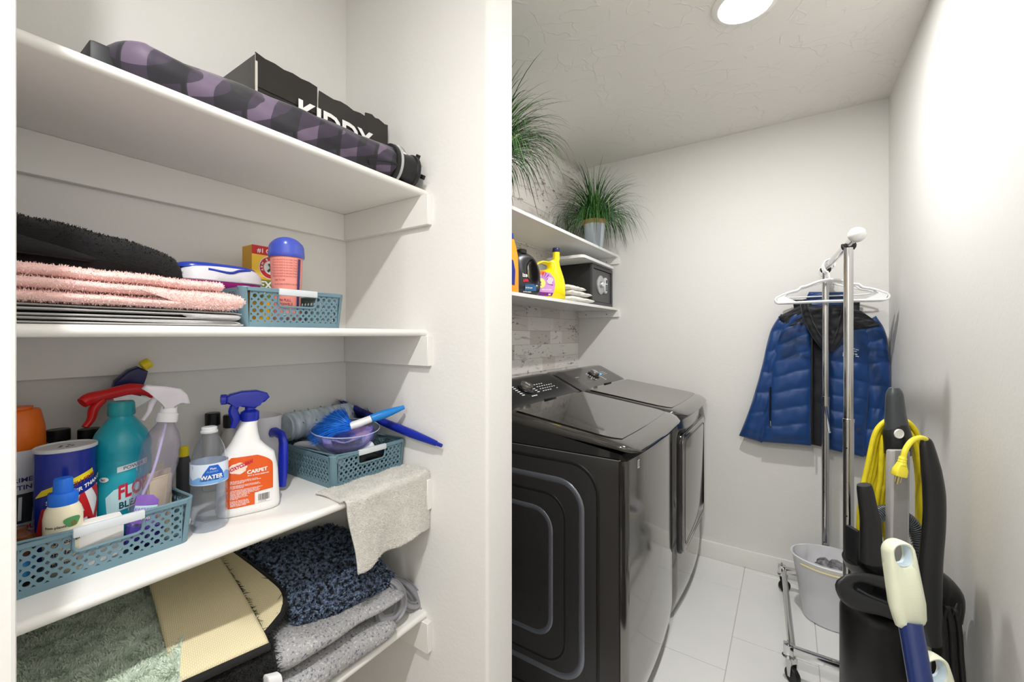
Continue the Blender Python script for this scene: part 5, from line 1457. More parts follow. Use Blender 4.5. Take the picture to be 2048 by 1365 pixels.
# white folded bag
WC = mat('cloth_ivory', (232, 230, 224), .8, bump=.3, bscale=60)
bm = NB()
def bag(y0, y1, x0, x1, z0, z1, sd):
    rings = []
    for i in range(25):
        q = i/24; ed = min(q, 1-q); sc = 1 if ed > .2 else .3+.7*math.sqrt(1-(1-ed/.2)**2)
        rings.append([Vector(((x0+x1)/2+math.copysign(abs(math.cos(a))**.5, math.cos(a))*(x1-x0)/2+.008*nz((q*5, a, sd)), y0+(y1-y0)*q, max(z0, (z0+z1)/2+math.copysign(abs(math.sin(a))**.7, math.sin(a))*(z1-z0)/2*sc*(1-.25*q)+.003*nz((q*9, a*2, sd))))) for a in [2*PI*k/24 for k in range(24)]])
    rings_mesh(bm, rings)
bag(1.99, 2.295, -1.13, -.935, ZA+.001, ZA+.034, 1); bag(2.0, 2.27, -1.12, -.94, ZA+.033, ZA+.066, 4); bag(1.985, 2.20, -1.10, -.945, ZA+.062, ZA+.092, 7)
solo('folded_cloths', bm, WC, 'crumpled stack of folded white cloth between the yellow jug and the safe', 'cloth', (-1.03, 2.13, ZA), 180)
# safe
t = thing('safe', 'small black safe with a round silver keypad lock on its door', 'safe', (-1.08, 2.49, ZA))
SF = mat('safe_black', (30, 30, 31), .45, bump=.15, bscale=400)
sx0, sx1, sy0, sy1, sz0, sz1 = -1.200, -.962, 2.322, 2.664, ZA+.001, ZA+.246
bm = NB()
box(bm, sx0, sx1-.012, sy0, sy1, sz0, sz1, .003)
part('safe_body', bm, SF, t)
w = .022
SFR = mat('safe_frame', (66, 66, 68), .4)
prb = NB(); box(prb, sx1-.012, sx1, sy0, sy0+w, sz0, sz1); box(prb, sx1-.012, sx1, sy1-w, sy1, sz0, sz1); box(prb, sx1-.012, sx1, sy0+w, sy1-w, sz0, sz0+w); box(prb, sx1-.012, sx1, sy0+w, sy1-w, sz1-w, sz1)
bmesh.ops.remove_doubles(prb, verts=prb.verts, dist=1e-5); part('door_frame', prb, SFR, t, 30)
bm = NB(); box(bm, sx1-.012, sx1-.007, sy0+w+.003, sy1-w-.003, sz0+w+.003, sz1-w-.003, .001, 1); part('door', bm, mat('safe_door', (78, 78, 80), .42), t)
SV = mat('safe_silver', (200, 200, 202), .3, .6)
yk, zk = 2.465, ZA+.132
bm = NB(); lathe(bm, [(.058, 0), (.058, .006), (.050, .012), (.03, .013), (0, .013)], (sx1-.007, yk, zk), 40, (1, 0, 0)); kp = part('lock_plate', bm, SV, t)
bm = NB(); lathe(bm, [(.020, 0), (.020, .012), (.016, .018), (0, .018)], (sx1+.004, yk-.022, zk), 28, (1, 0, 0)); obox(bm, Vector((sx1+.024, yk-.022, zk)), Vector((0, .3, .95)).normalized(), Vector((1, 0, 0)), Vector((0, .95, -.3)).normalized(), .017, .005, .004, .001); part('knob', bm, SV, kp)
bm = NB(); loft(bm, [(0, 0, h, a, b, 2.3, 0) for h, a, b in ((0, .022, .050), (.010, .022, .050), (.014, .019, .046))], 36, frame=lambda p: Vector((sx1+.000+p.z, yk+.054+p.x, zk+p.y))); part('keypad', bm, mat('keypad_light', (210, 212, 216), .35), t)
for i in range(4):
    for j in range(3):
        bm = NB(); box(bm, sx1+.014, sx1+.0155, yk+.054-.0145+j*.0105, yk+.054-.0065+j*.0105, zk-.034+i*.0105, zk-.027+i*.0105, .0004, 1); part('key', bm, mat('key_navy', (38, 44, 60), .4), t)
bm = NB(); box(bm, sx1+.014, sx1+.0150, yk+.054-.013, yk+.054+.013, zk+.014, zk+.034, .0004, 1); part('display', bm, mat('display_dark', (60, 66, 70), .2), t)
# white tray on the safe
def tray(u, v): return Vector((-1.195+.265*u, 2.07+.57*v, ZA+.262+.014*(1-v)-.004*u))
bm = NB(); prism(bm, rrect(.245, .50, .030, 6, 0, 0), lambda a, b, c: Vector((-1.062+a, 2.395+b, ZA+.2475+c+.006*(1-(b+.25)/.5))), .016)
es = [e for e in bm.edges]; solo('white_tray', bm, WHITE, 'flat white tray lying upside down on top of the safe', 'tray', (-1.06, 2.395, ZA+.247), 30)
# small dark cable on the upper shelf
bm = NB(); tube(bm, smooth_path([(-.945, 1.80, ZB_+.004), (-.94, 1.84, ZB_+.008), (-.95, 1.87, ZB_+.004), (-.96, 1.92, ZB_+.004)], 5), .004, 8); solo('cable_end', bm, BLACK, 'short black cable end lying on the upper laundry shelf', 'cable', (-.945, 1.85, ZB_))

# ================================================================ WASHER AND DRYER
MET = mat('machine_metal', (124, 121, 117), .09, .9, bump=.02, bscale=6, stretch=(1, 60, 60), coat=.4)
SIDE = mat('machine_side', (70, 69, 69), .28, .85, bump=.12, bscale=5, stretch=(2, 2, 90))
LIDM = mat('lid_gloss', (58, 55, 52), .10, .4, coat=1.)
GLS = mat('lid_glass', (48, 46, 44), .04, .2, coat=1.)
CONS = mat('console_black', (20, 20, 22), .3, .0, coat=.1)
MARK = mat('marking_white', (240, 242, 246), .5)
def machine(y0, y1, label, dryer):
    t = thing('tumble_dryer' if dryer else 'washing_machine', label, 'dryer' if dryer else 'washing machine', (-.8, (y0+y1)/2, 0))
    xb, xf = -1.135, -.432; W = y1-y0; ym = (y0+y1)/2
    bow = .022
    def fx(y, z): 
        q = (y-ym)/(W/2); return bow*(1-q*q)-(.012*max(0, abs(q)-.93)/.07)-.030*max(0, (.12-z)/.12)**1.5*1.0
    bm = NB(); rings = []
    N = 24
    for z in (.022, .05, .09, .12, .3, .5, .7, .86, .895, .903):
        ins = 0 if z < .9 else .003
        ring = [Vector((xb, y1-ins, z)), Vector((xb, y0+ins, z))]
        ring += [Vector((xf+.0+fx(y0+W*k/N, z)-ins, min(max(y0+W*k/N, y0+ins), y1-ins), z)) for k in range(N+1)]
        rings.append(ring)
    rings_mesh(bm, rings); body = part('cabinet', bm, SIDE if not dryer else MET, t, 30)
    # front skin
    bm = NB(); sheet(bm, lambda u, v: Vector((xf+.0015+fx(y0+.004+(W-.008)*u, .022+.878*v), y0+.004+(W-.008)*u, .022+.878*v)), 30, 24, .003); part('front_panel', bm, MET, t, 60)
    for yy in (y0+.06, y1-.06):
        for xx in (xb+.06, xf-.06):
            bm = NB(); lathe(bm, [(.022, 0), (.022, .012), (.012, .014), (.012, .024)], (xx, yy, 0), 16); part('foot', bm, BLACK, t)
    # apron under the lid
    prof = [(xb, .903), (xb, .93), (-.86, .985), (-.44, .922), (-.422, .903)]
    bm = NB(); rings = []
    for k in range(13):
        y = y0+.008+(W-.016)*k/12; q = (y-ym)/(W/2); b = bow*(1-q*q)
        rings.append([Vector((x+(b if x > -.5 else 0), y, z)) for x, z in prof])
    rings_mesh(bm, rings); part('apron', bm, mat('apron_dark', (14, 14, 14), .16, .2, coat=.6), t, 30)
    # thin bright seam
    bm = NB(); tube(bm, [Vector((xb, y0+.002, .9035)), Vector((xf-.010, y0+.002, .9035))]+[Vector((xf+fx(y0+W*k/16, .9)+.0, y0+W*k/16, .9035)) for k in range(0, 17)], .0016, 6); part('seam', bm, mat('seam_steel', (150, 150, 152), .3, .8), t)
    # lid slab
    bm = NB(); rings = []
    n = 28
    for q in [0, .03, .1, .25, .4, .55, .7, .8, .88, .93, .965, .985, .996, 1.0]:
        x = -.868+q*(.868-.395)
        ztop = 1.020-(x+.868)/(.473)*.068
        zlow = .962-(x+.868)/(.473)*.040
        ee = max(0, (q-.88)/.12); ztop -= .020*ee**2.5; zlow += .004*ee**3
        hw = W/2-.004-(.050*ee**4)
        ring = []
        for k in range(n):
            a = 2*PI*k/n; ca, sa = math.cos(a), math.sin(a)
            y = ym+math.copysign(abs(ca)**.22, ca)*hw; z = (ztop+zlow)/2+math.copysign(abs(sa)**.55, sa)*(ztop-zlow)/2
            yq = (y-ym)/(W/2); ring.append(Vector((x+(bow*(1-yq*yq)-.0)*max(0, (q-.5)/.5)**2, y, z)))
        rings.append(ring)
    rings_mesh(bm, rings); lid = part('lid', bm, LIDM, t, 50)
    # glass or metal inset
    def inset(u, v):
        x = -.850+v*(.395); y = y0+.035+(W-.07)*u
        r = .06; 
        if v > .80:
            k = (v-.80)/.20; y = ym+(y-ym)*(1-.07*k**3)
        z = 1.020-(x+.868)/(.473)*.068+.0006
        yq = (y-ym)/(W/2)
        return Vector((x+(bow*(1-yq*yq))*max(0, ((x+.868)/.473-.5)/.5)**2, y, z))
    bm = NB(); sheet(bm, inset, 20, 20, .0016); part('lid_glass' if not dryer else 'top_panel', bm, GLS if not dryer else mat('top_grey', (118, 114, 109), .2, .5, coat=.5), t, 60)
    bm = NB(); box(bm, -.872, -.862, ym-.05, ym+.05, 1.020, 1.026, .002); part('hinge_latch', bm, BLACK, t)
    # console
    cp = [(xb, .90), (xb, 1.065), (xb+.012, 1.083), (xb+.035, 1.094), (-1.04, 1.100), (-1.022, 1.096), (-.885, 1.030), (-.870, 1.018), (-.870, .95)]
    bm = NB(); rings = []
    for k in range(17):
        q = k/16; ed = min(q, 1-q)*W; sink = 0 if ed > .03 else .014*(1-ed/.03)**2
        rings.append([Vector((x, y0+.003+(W-.006)*q, z-(sink if z > .96 else 0))) for x, z in cp])
    rings_mesh(bm, rings); con = part('console', bm, CONS if not dryer else mat('console_grey', (74, 72, 70), .25, .4, coat=.4), t, 35)
    sl = Vector((-1.022+.885, 0, 1.096-1.030)).normalized()    # up the slope
    nn = Vector((-sl.z, 0, sl.x)); nn = nn if nn.z > 0 else -nn
    base = Vector((-.885, y0, 1.030))
    cf = lambda x, y, e=.0008: base+Vector((0, x, 0))+sl*y+nn*e
    kx = W*.40 if not dryer else W*.50
    kc = cf(kx, .076)
    bm = NB(); lathe(bm, [(.036, 0), (.036, .004), (.033, .006)], kc, 40, nn); part('knob_base', bm, mat('knob_dark', (26, 30, 40), .25), t)
    bm = NB(); lathe(bm, [(.028, .004), (.029, .022), (.0275, .0255), (0, .026)], kc, 40, nn); kn = part('knob', bm, mat('knob_steel', (160, 156, 150), .22, .9), t)
    bm = NB(); obox(bm, kc+nn*.0268, sl, Vector((0, 1, 0)), nn, .012, .0012, .0008, .0003, 1); part('pointer', bm, MARK, kn)
    rm = random.Random(5 if dryer else 6)
    def mark(x, y, w_, h_, m=MARK, nm='marking'):
        bm = NB(); obox(bm, cf(x, y, .0004), Vector((0, 1, 0)), sl, nn, w_/2, h_/2, .0004); part(nm, bm, m, t, None)
    if not dryer:
        for k in range(6):
            mark(kx-.062-.001*k, .106-.013*k, .020, .0048); 
            if k: mark(kx-.032+.0*k, .024, .0, .0) if False else None
            mark(kx+.060, .106-.013*k, .020, .0040)
        for k in range(3): mark(kx-.020+k*.016, .022, .012, .005)
        for a in range(7):
            for b in range(4):
                if rm.random() < .85: mark(kx+.105+a*.022, .040+b*.018, .013*rm.uniform(.6, 1), .0038)
        mark(.07, .036, .05, .006, mat('marking_grey', (130, 130, 132), .5))
    else:
        for k in range(6):
            mark(kx-.056, .100-.013*k, .016, .0036); mark(kx+.052, .066-.010*k, .016, .0036)
        BLUE = mat('led_blue', (40, 120, 255), .4, emit=(60, 150, 255), estr=2.2)
        for a in range(3):
            for b in range(5): mark(kx+.078+a*.015, .072+b*.0095, .012*rm.uniform(.6, 1.), .0066, BLUE, 'display_segment')
        for a in range(4):
            for b in range(3): mark(kx+.135+a*.018, .066+b*.013, .008, .0026)
        mark(.12, .084, .05, .009, mat('marking_grey', (130, 130, 132), .5)); mark(.17, .028, .07, .003, mat('marking_grey', (130, 130, 132), .5))
    return t, fx, xf
wm, wfx, wxf = machine(1.283, 1.966, 'dark grey top loading washer with a glass lid, nearer the camera', False)
dm, dfx, dxf = machine(1.986, 2.662, 'dark grey front door dryer beside the far wall, beyond the washer', True)
# embossed rings on the washer side
y_s = 1.283
def ringpath(x1, z1, z0, r, x0=-1.09):
    pts = []
    for cx_, cz_, a0 in ((x1-r, z1-r, PI/2), (x1-r, z0+r, 0)):
        pts += [(cx_+r*math.cos(a0-PI/2*k/8), cz_+r*math.sin(a0-PI/2*k/8)) for k in range(9)]
    pts = [(x0, z1-.0)]+pts+[(x0, z0)]
    return pts
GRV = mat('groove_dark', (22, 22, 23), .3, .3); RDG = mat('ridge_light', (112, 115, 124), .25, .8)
def sidept(px, py): return ony(px, py, y_s)
x_a, x_b, x_c, x_d = sidept(1196, 1090).x, sidept(1163, 1100).x, sidept(1130, 1100).x, sidept(1101, 1100).x
za, zb_, zc_, zd = sidept(1100, 918).z, sidept(1090, 955).z, sidept(1060, 978).z, sidept(1060, 1012).z
wa, wb_, wc_, wd = .05, sidept(1120, 1352).z, sidept(1095, 1320).z, sidept(1080, 1268).z
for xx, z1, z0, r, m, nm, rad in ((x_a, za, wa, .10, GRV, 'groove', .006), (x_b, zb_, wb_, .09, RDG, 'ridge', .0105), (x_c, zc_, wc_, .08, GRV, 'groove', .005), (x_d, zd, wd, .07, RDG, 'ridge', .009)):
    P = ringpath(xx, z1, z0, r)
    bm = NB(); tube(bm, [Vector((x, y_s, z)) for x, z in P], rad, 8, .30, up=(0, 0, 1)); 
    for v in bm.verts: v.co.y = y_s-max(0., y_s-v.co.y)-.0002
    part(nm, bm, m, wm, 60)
P = ringpath((x_b+x_c)/2-.0, (zb_+zc_)/2, (wb_+wc_)/2, .085)
# energy sticker on the washer front
c = Vector((wxf+wfx(1.40, .85)+.004, 1.400, .872))
bm = NB(); box(bm, c.x-.001, c.x, 1.392, 1.415, .856, .884); part('sticker', bm, mat('sticker_white', (230, 230, 226), .4), wm, None)
bm = NB(); box(bm, c.x-.0008, c.x+.0004, 1.396, 1.411, .860, .880); part('sticker_window', bm, mat('sticker_grey', (150, 150, 148), .4), wm, None)
# dryer door
bm = NB()
def door_out(w_, h_, r, cy_, cz_): return [(a+cy_, b+cz_) for a, b in rrect(w_, h_, r, 8)]
rings = []
for e, k in ((0, 0), (.014, 0), (.019, .003)):
    rings.append([Vector((dxf+dfx(u, .4)+.002+e, u, v)) for u, v in door_out(.585-2*k, .555-2*k, .045, 2.324, .565)])
rings_mesh(bm, rings); dd = part('door', bm, mat('door_edge', (30, 30, 31), .2, .3, coat=.5), dm, 40)
bm = NB(); rings = []
for e, k in ((.019, .004), (.0215, .0045), (.0225, .008)):
    rings.append([Vector((dxf+dfx(u, .4)+.002+e, u, v)) for u, v in door_out(.585-2*k, .555-2*k, .045, 2.324, .565)])
rings_mesh(bm, rings); part('door_panel', bm, MET, dd, 40)
bm = NB(); P = [Vector((dxf+dfx(u, .4)+.0245, u, v)) for u, v in door_out(.515, .485, .030, 2.324, .565)]; tube(bm, P, .0012, 6, loop=True); part('door_line', bm, GRV, dd)
bm = NB(); P = [Vector((dxf+dfx(u, .4)+.004, u, v)) for u, v in door_out(.592, .562, .048, 2.324, .565)]; tube(bm, P, .006, 8, loop=True); part('gasket', bm, BLACK, dm)

# ================================================================ GARMENT RACK
RN, RF, RX0, RX1 = 1.900, 2.530, .179, .1515      # near and far upright y, their x
t = thing('garment_rack', 'chrome rolling garment rack standing by the right wall', 'garment rack', (.166, 2.23, 0))
def xr(y): return RX0+(RX1-RX0)*(y-RN)/(RF-RN)
for y in (RN, RF):
    x = xr(y)
    bm = NB(); tube(bm, [(x, y, .11), (x, y, 1.00), (x, y, 1.001), (x, y, 1.608)], [.0162, .0162, .0142, .0142], 20); up = part('upright', bm, CHROME, t, 40)
    for z in (.30, .42, .54, .66, .78, .90):
        bm = NB(); lathe(bm, [(.0028, 0), (.0028, .0012), (0, .0016)], (x-.006, y-.0137, z), 10, (-.4, -.9, 0)); part('adjust_pin' if z in (.42, .78) else 'adjust_hole', bm, CHROME if z in (.42, .78) else BLACK, up)
    bm = NB(); lathe(bm, [(.0176, 0), (.0176, .012), (.0166, .013)], (x, y, .99), 20); part('joint_collar', bm, CHROME, t)
    bm = NB(); tube(bm, [(x+.0165*math.cos(a), y, 1.622+.0165*math.sin(a)) for a in [PI*1.0+PI*k/12*1.15-.12 for k in range(13)]], [.0015+.0035*math.sin(PI*k/12) for k in range(13)], 8, 2.2, up=(0, 1, 0)); part('rail_cradle', bm, mat('cradle_black', (26, 26, 28), .4), t)
    # cross bar with end plates
    bm = NB(); box(bm, x-.185, x+.185, y-.0125, y+.0125, .100, .126, .002); part('cross_bar', bm, CHROME, t)
y0_, y1_ = RN-.15, RF+.085
bm = NB(); tube(bm, [(xr(y0_), y0_, 1.622), (xr(y1_), y1_, 1.622)], .0125, 18); part('rail', bm, CHROME, t)
bm = NB(); lathe(bm, [(.0, -.024), (.013, -.021), (.021, -.012), (.0245, 0), (.021, .012), (.013, .021), (0, .0245)], (xr(y0_), y0_-.012, 1.622), 28, (0, 1, 0)); part('ball_finial', bm, WHITE, t, 80)
bm = NB(); tube(bm, [(RX0-.165, RN+.01, .113), (RX1-.170, RF-.01, .113)], .0115, 14); part('side_bar', bm, CHROME, t)
bm = NB(); tube(bm, [(xr(RN)+.165, RN+.01, .113), (xr(RF)+.165, RF-.01, .113)], .0115, 14); part('side_bar', bm, CHROME, t)
bm = NB(); tube(bm, [(xr(RF), RF-.012, .955), (xr(RF)+.004, RF-.16, .86)], .006, 10); part('brace', bm, CHROME, t)
for y in (RN, RF):
    for s_ in (-1, 1):
        cx, cy = xr(y)+s_*.178, y
        bm = NB(); obox(bm, Vector((cx, cy, .113)), Vector((1, 0, 0)), Vector((0, 1, 0)), Vector((0, 0, 1)), .016, .0155, .018, .002); part('end_plate', bm, CHROME, t)
        bm = NB(); lathe(bm, [(.0042, 0), (.0042, .010), (.0030, .014)], (cx, cy, .131), 12); part('bolt', bm, CHROME, t)
        bm = NB(); lathe(bm, [(.020, 0), (.021, .004), (.015, .010)], (cx, cy, .084), 24); cs = part('caster', bm, CHROME, t)
        off = Vector((.012, -.012, 0)) if y == RN else Vector((.010, .008, 0)); ad = Vector((off.y, -off.x, 0)).normalized(); fd = off.normalized(); wc = Vector((cx, cy, .0275))+off*1.1
        bm = NB(); lathe(bm, [(.010, -.010), (.026, -.010), (.0275, -.006), (.0275, .006), (.026, .010), (.010, .010)], wc, 28, ad); part('wheel', bm, mat('wheel_black', (20, 20, 21), .5), cs)
        for q in (-1, 1):
            bm = NB(); o = wc+ad*q*.0125
            prism(bm, [(-.016, .060), (.012, .060), (.006, -.004), (-.004, -.006)], lambda u, v, w_, o=o, q=q: o+fd*(u-.004)+Vector((0, 0, v))+ad*q*w_, .0015); part('fork', bm, CHROME, cs)

# white hangers
HW = mat('hanger_white', (240, 241, 243), .35)
def hanger(y, label, tw, dx=0, dz=0, hook_only=False):
    x = xr(y)+dx; zt = 1.622+.0135+.004+dz*0
    o = thing('clothes_hanger', label, 'hanger', (x, y, 1.622), 'white plastic hangers on the garment rack')
    d = Vector((math.cos(tw), math.sin(tw), 0)); U = lambda a, b, c=0: Vector((x, y, zt+b))+d*a+Vector((-d.y, d.x, 0))*c
    hk = [U(.019, -.030), U(.021, -.012), U(.013, .000), U(0, .005), U(-.014, -.002), U(-.020, -.020), U(-.015, -.042), U(-.002, -.060), U(0, -.085)]
    bm = NB(); tube(bm, smooth_path(hk, 6), .0034, 8); part('hook', bm, HW, o)
    drp = -.085
    top = [U(0, drp), U(-.04, drp-.008), U(-.085, drp-.026), U(-.105, drp-.030), U(-.120, drp-.044), U(-.150, drp-.052), U(-.195, drp-.072), U(-.208, drp-.086), U(-.200, drp-.100), U(-.17, drp-.102), U(0, drp-.100), U(.17, drp-.102), U(.200, drp-.100), U(.208, drp-.086), U(.195, drp-.072), U(.150, drp-.052), U(.120, drp-.044), U(.105, drp-.030), U(.085, drp-.026), U(.04, drp-.008)]
    P = smooth_path(top+[top[0]], 5)[:-1]
    bm = NB(); tube(bm, P, .0048, 8, loop=True); part('frame', bm, HW, o)
    for s_ in (-1, 1):
        bm = NB(); prism(bm, [(s_*.203, drp-.082), (s_*.196, drp-.099), (s_*.150, drp-.100), (s_*.128, drp-.096), (s_*.150, drp-.086), (s_*.172, drp-.072), (s_*.160, drp-.060), (s_*.190, drp-.074)], lambda u, v, w_: U(u, v, w_-.002), .004); part('web', bm, HW, o)
    return o
hanger(2.395, 'white plastic hanger nearest the camera on the garment rack rail', .05)
hanger(2.425, 'middle one of the white plastic hangers on the garment rack rail', -.05, 0, 0)
hanger(2.462, 'white plastic hanger closest to the blue jacket on the rack rail', .09, 0, 0)

# ================================================================ JACKET
JY = 2.624
JB_ = mat('jacket_blue', (4, 58, 118), .42, sheen=.25, bump=.12, bscale=60)
JD = mat('jacket_black', (18, 20, 28), .6, sheen=.2)
t = thing('jacket', 'royal blue quilted jacket with a black hood hanging behind the rack', 'jacket', (.10, JY, 1.45))
def at(px, py, dy=0): return ony(px, py, JY+dy)
def curve_fn(pts):
    P = smooth_path([(p[0], p[1], 0) for p in pts], 8)
    L_ = [0]
    for a, b in zip(P, P[1:]): L_.append(L_[-1]+(b-a).length)
    def f(v):
        s_ = v*L_[-1]; i = 0
        while i < len(P)-2 and L_[i+1] < s_: i += 1
        k = (s_-L_[i])/max(1e-9, L_[i+1]-L_[i]); return P[i].lerp(P[i+1], k)
    return f
def puff(name, left, right, rows, m, dy0, th, nu=18, quilt=.013, ph=0., seed=0., nv=110, backy=None, slope=0., label=None):
    Lf, Rf = curve_fn(left), curve_fn(right)
    front, back = [], []
    for j in range(nv+1):
        v = j/nv; a, b = Lf(v), Rf(v); rf, rb = [], []
        for i in range(nu+1):
            u = i/nu; p = a.lerp(b, u)
            prof = math.sqrt(max(0, 1-abs(2*u-1)**3))
            endp = min(1, min(v, 1-v)*14)**.5
            qv = v*rows+ph+slope*(u-.5)+.12*nz((u*2, v*3, seed))
            q = abs(math.sin(qv*PI))**.38 if rows else .5
            w = nz((u*5+seed, v*11, seed), 1)
            d = (th*(.35+.65*prof)*.5+quilt*q*prof+.006*w)*endp
            c = at(p.x, p.y, dy0-d)
            rf.append(c); rb.append(at(p.x, p.y, dy0+th*.35*prof))
        front.append(rf); back.append(rb)
    bm = NB()
    rings = [f_+list(reversed(b_)) for f_, b_ in zip(front, back)]
    rings_mesh(bm, rings)
    bmesh.ops.triangulate(bm, faces=[f for f in bm.faces if len(f.verts) > 4])
    return part(name, bm, m, t, 180, label)
# back lining first (furthest)
puff('lining', [(1585, 600), (1600, 700), (1600, 885)], [(1720, 600), (1715, 700), (1700, 905)], 0, JD, .022, .012, quilt=0)
puff('sleeve', [(1562, 628), (1540, 665), (1522, 740), (1500, 815), (1478, 872)], [(1600, 645), (1572, 690), (1556, 760), (1540, 830), (1524, 886)], 6, JB_, .006, .034, 14, .012, .3, 2., slope=.4)
puff('sleeve', [(1712, 655), (1722, 720), (1735, 800), (1728, 860), (1722, 914)], [(1752, 632), (1772, 668), (1782, 745), (1780, 830), (1768, 912)], 6, JB_, .004, .034, 14, .012, .1, 5., slope=-.3)
puff('front_panel', [(1572, 632), (1552, 690), (1540, 770), (1532, 830), (1520, 884)], [(1620, 600), (1624, 680), (1624, 770), (1622, 840), (1622, 892)], 8, JB_, -.012, .024, 18, .010, .15, 8., slope=.25)
puff('front_panel', [(1660, 640), (1655, 690), (1655, 770), (1655, 840), (1652, 898)], [(1735, 632), (1742, 700), (1738, 790), (1732, 860), (1728, 915)], 8, JB_, -.010, .024, 18, .010, .35, 11., slope=-.25)
puff('shoulder_panel', [(1556, 634), (1570, 648), (1585, 662)], [(1622, 600), (1625, 625), (1628, 650)], 0, JD, -.022, .018, quilt=0, nv=20)
puff('shoulder_panel', [(1668, 610), (1676, 640), (1684, 668)], [(1722, 622), (1745, 638), (1762, 652)], 0, JD, -.022, .018, quilt=0, nv=20)
puff('collar', [(1618, 584), (1612, 600), (1614, 622)], [(1690, 584), (1696, 600), (1694, 622)], 0, JB_, -.004, .03, quilt=0, nv=20)
puff('hood', [(1606, 612), (1618, 650), (1636, 690), (1650, 704)], [(1694, 612), (1690, 650), (1678, 690), (1664, 704)], 0, JD, -.040, .030, quilt=0, nv=40, seed=3.)
for dx_, (a, b, c, d_) in ((0, ((1606, 600), (1616, 640), (1636, 678), (1652, 700))), (1, ((1694, 604), (1688, 640), (1676, 680), (1660, 702)))):
    bm = NB(); tube(bm, smooth_path([at(*p, -.058) for p in (a, b, c, d_)], 6), lerp_list([.016, .018, .017, .010], 6), 12); part('hood_edge', bm, JD, t, 60)
for px in (1624, 1653):
    bm = NB(); tube(bm, [at(px, 660+k*23, -.036) for k in range(11)], .0045, 8, .6); part('zip', bm, mat('zip_black', (14, 14, 18), .4), t)
bm = NB(); tube(bm, [at(1541, 775, -.040), at(1540, 848, -.040)], .004, 8); part('pocket_zip', bm, mat('zip_black', (14, 14, 18)), t)
bm = NB(); tube(bm, [at(1540, 842, -.044), at(1541, 853, -.044)], .0042, 8); part('zip_pull', bm, CHROME, t)
SVL = mat('logo_silver', (196, 200, 208), .4, .2)
for lx, ly, lw, lh in ((1687, 709, .006, .020), (1707, 698, .010, .004), (1714, 700, .012, .004), (1709, 703, .016, .004), (1706, 708, .006, .012), (1712, 709, .009, .005), (1714, 713, .012, .004), (1700, 712, .010, .004)):
    lo_ = at(lx, ly, -.047)
    patch(lambda x, y: lo_+Vector((x, 0, y-.2*x)), [(-lw/2, -lh/2), (lw/2, -lh/2), (lw/2+.001, lh/2), (-lw/2+.001, lh/2)], SVL, t, 'logo_stroke')
patch(lambda x, y: at(1716, 862, -.042)+Vector((x, 0, y)), [(-.008, 0), (.008, 0), (.008, .016), (-.008, .016)], mat('tag_dark', (44, 58, 84), .5), t, 'hem_tag')
bm = NB(); tube(bm, smooth_path([at(1650, 560, -.004)+Vector((0, 0, .01)), at(1650, 572, -.002), at(1650, 590, 0)], 4), .003, 8); part('hang_loop', bm, JD, t)
# white hanger inside the jacket
oh = thing('clothes_hanger', 'white plastic hanger inside the blue jacket', 'hanger', (xr(2.59), 2.59, 1.622), 'white plastic hangers on the garment rack')
U = lambda a, b: Vector((xr(2.59)+a, 2.60, 1.622+b))
bm = NB(); tube(bm, smooth_path([U(.019, -.012), U(.017, .008), U(0, .019), U(-.017, .006), U(-.018, -.014), U(-.004, -.035), U(0, -.060)], 6), .0032, 8); part('hook', bm, HW, oh)
bm = NB(); tube(bm, smooth_path([U(0, -.060), U(-.08, -.085), U(-.18, -.125), U(0, -.130), U(.18, -.125), U(.08, -.085), U(0, -.060)], 5), .0035, 8); part('frame', bm, HW, oh)

# ================================================================ BIN
bx, by = .172, 2.385
t = thing('waste_bin', 'white plastic waste bin lined with a white bag, inside the rack base', 'bin', (bx, by, 0))
def binring(h, ex=0., ofs=0.):
    q = h/.285; rx, ry = .112+.046*q+ex, .082+.036*q+ex
    return [Vector((bx+rx*math.cos(a), by+ry*math.sin(a), h+ofs)) for a in [2*PI*k/56 for k in range(56)]]
bm = NB(); rings_mesh(bm, [binring(.002, -.006), binring(.006), binring(.27), binring(.278, .004), binring(.285, .006), binring(.289, .002), binring(.286, -.003), binring(.26, -.003), binring(.03, -.003)]); part('bin_body', bm, mat('bin_white', (232, 233, 238), .3), t, 60)
bm = NB()
def liner(u, v):
    a = 2*PI*u; h = .291-.22*v; q = h/.285; rx, ry = .112+.046*q-.006-.006*v, .082+.036*q-.006-.006*v
    w = .004*math.sin(a*17+v*4)*min(1, v*3)+.006*nz((math.cos(a)*3, math.sin(a)*3, v*4))
    return Vector((bx+(rx+w)*math.cos(a), by+(ry+w)*math.sin(a), h))
sheet(bm, liner, 72, 14, 0); part('liner', bm, mat('liner_white', (228, 228, 232), .45), t, 180)
bm = NB(); P = [p for p in binring(.262, .0042)][34:54]; tube(bm, P, .0035, 6, 2); part('rim_tape', bm, mat('aged_tape', (222, 214, 172), .6), t)
cl = NB(); rr_ = random.Random(3)
lint = []
for k in range(16):
    a = rr_.uniform(0, 2*PI); r = rr_.uniform(0, .5)
    c = Vector((bx+.12*r*math.cos(a)+.01, by+.09*r*math.sin(a), -.0+.215+rr_.uniform(0, .035))); bmesh.ops.create_icosphere(cl, subdivisions=2, radius=rr_.uniform(.02, .038), matrix=Matrix.Translation(c))
for v in cl.verts: v.co += Vector((nz(v.co, 60), nz(v.co, 60, 3), nz(v.co, 60, 7)))*.012
lt = solo('lint', cl, mat('lint_grey', (92, 90, 94), .95, rgb2=(150, 148, 152), vscale=40), 'grey lint fluff piled inside the white waste bin', 'lint', (bx, by, .20), 180); lt['kind'] = 'stuff'

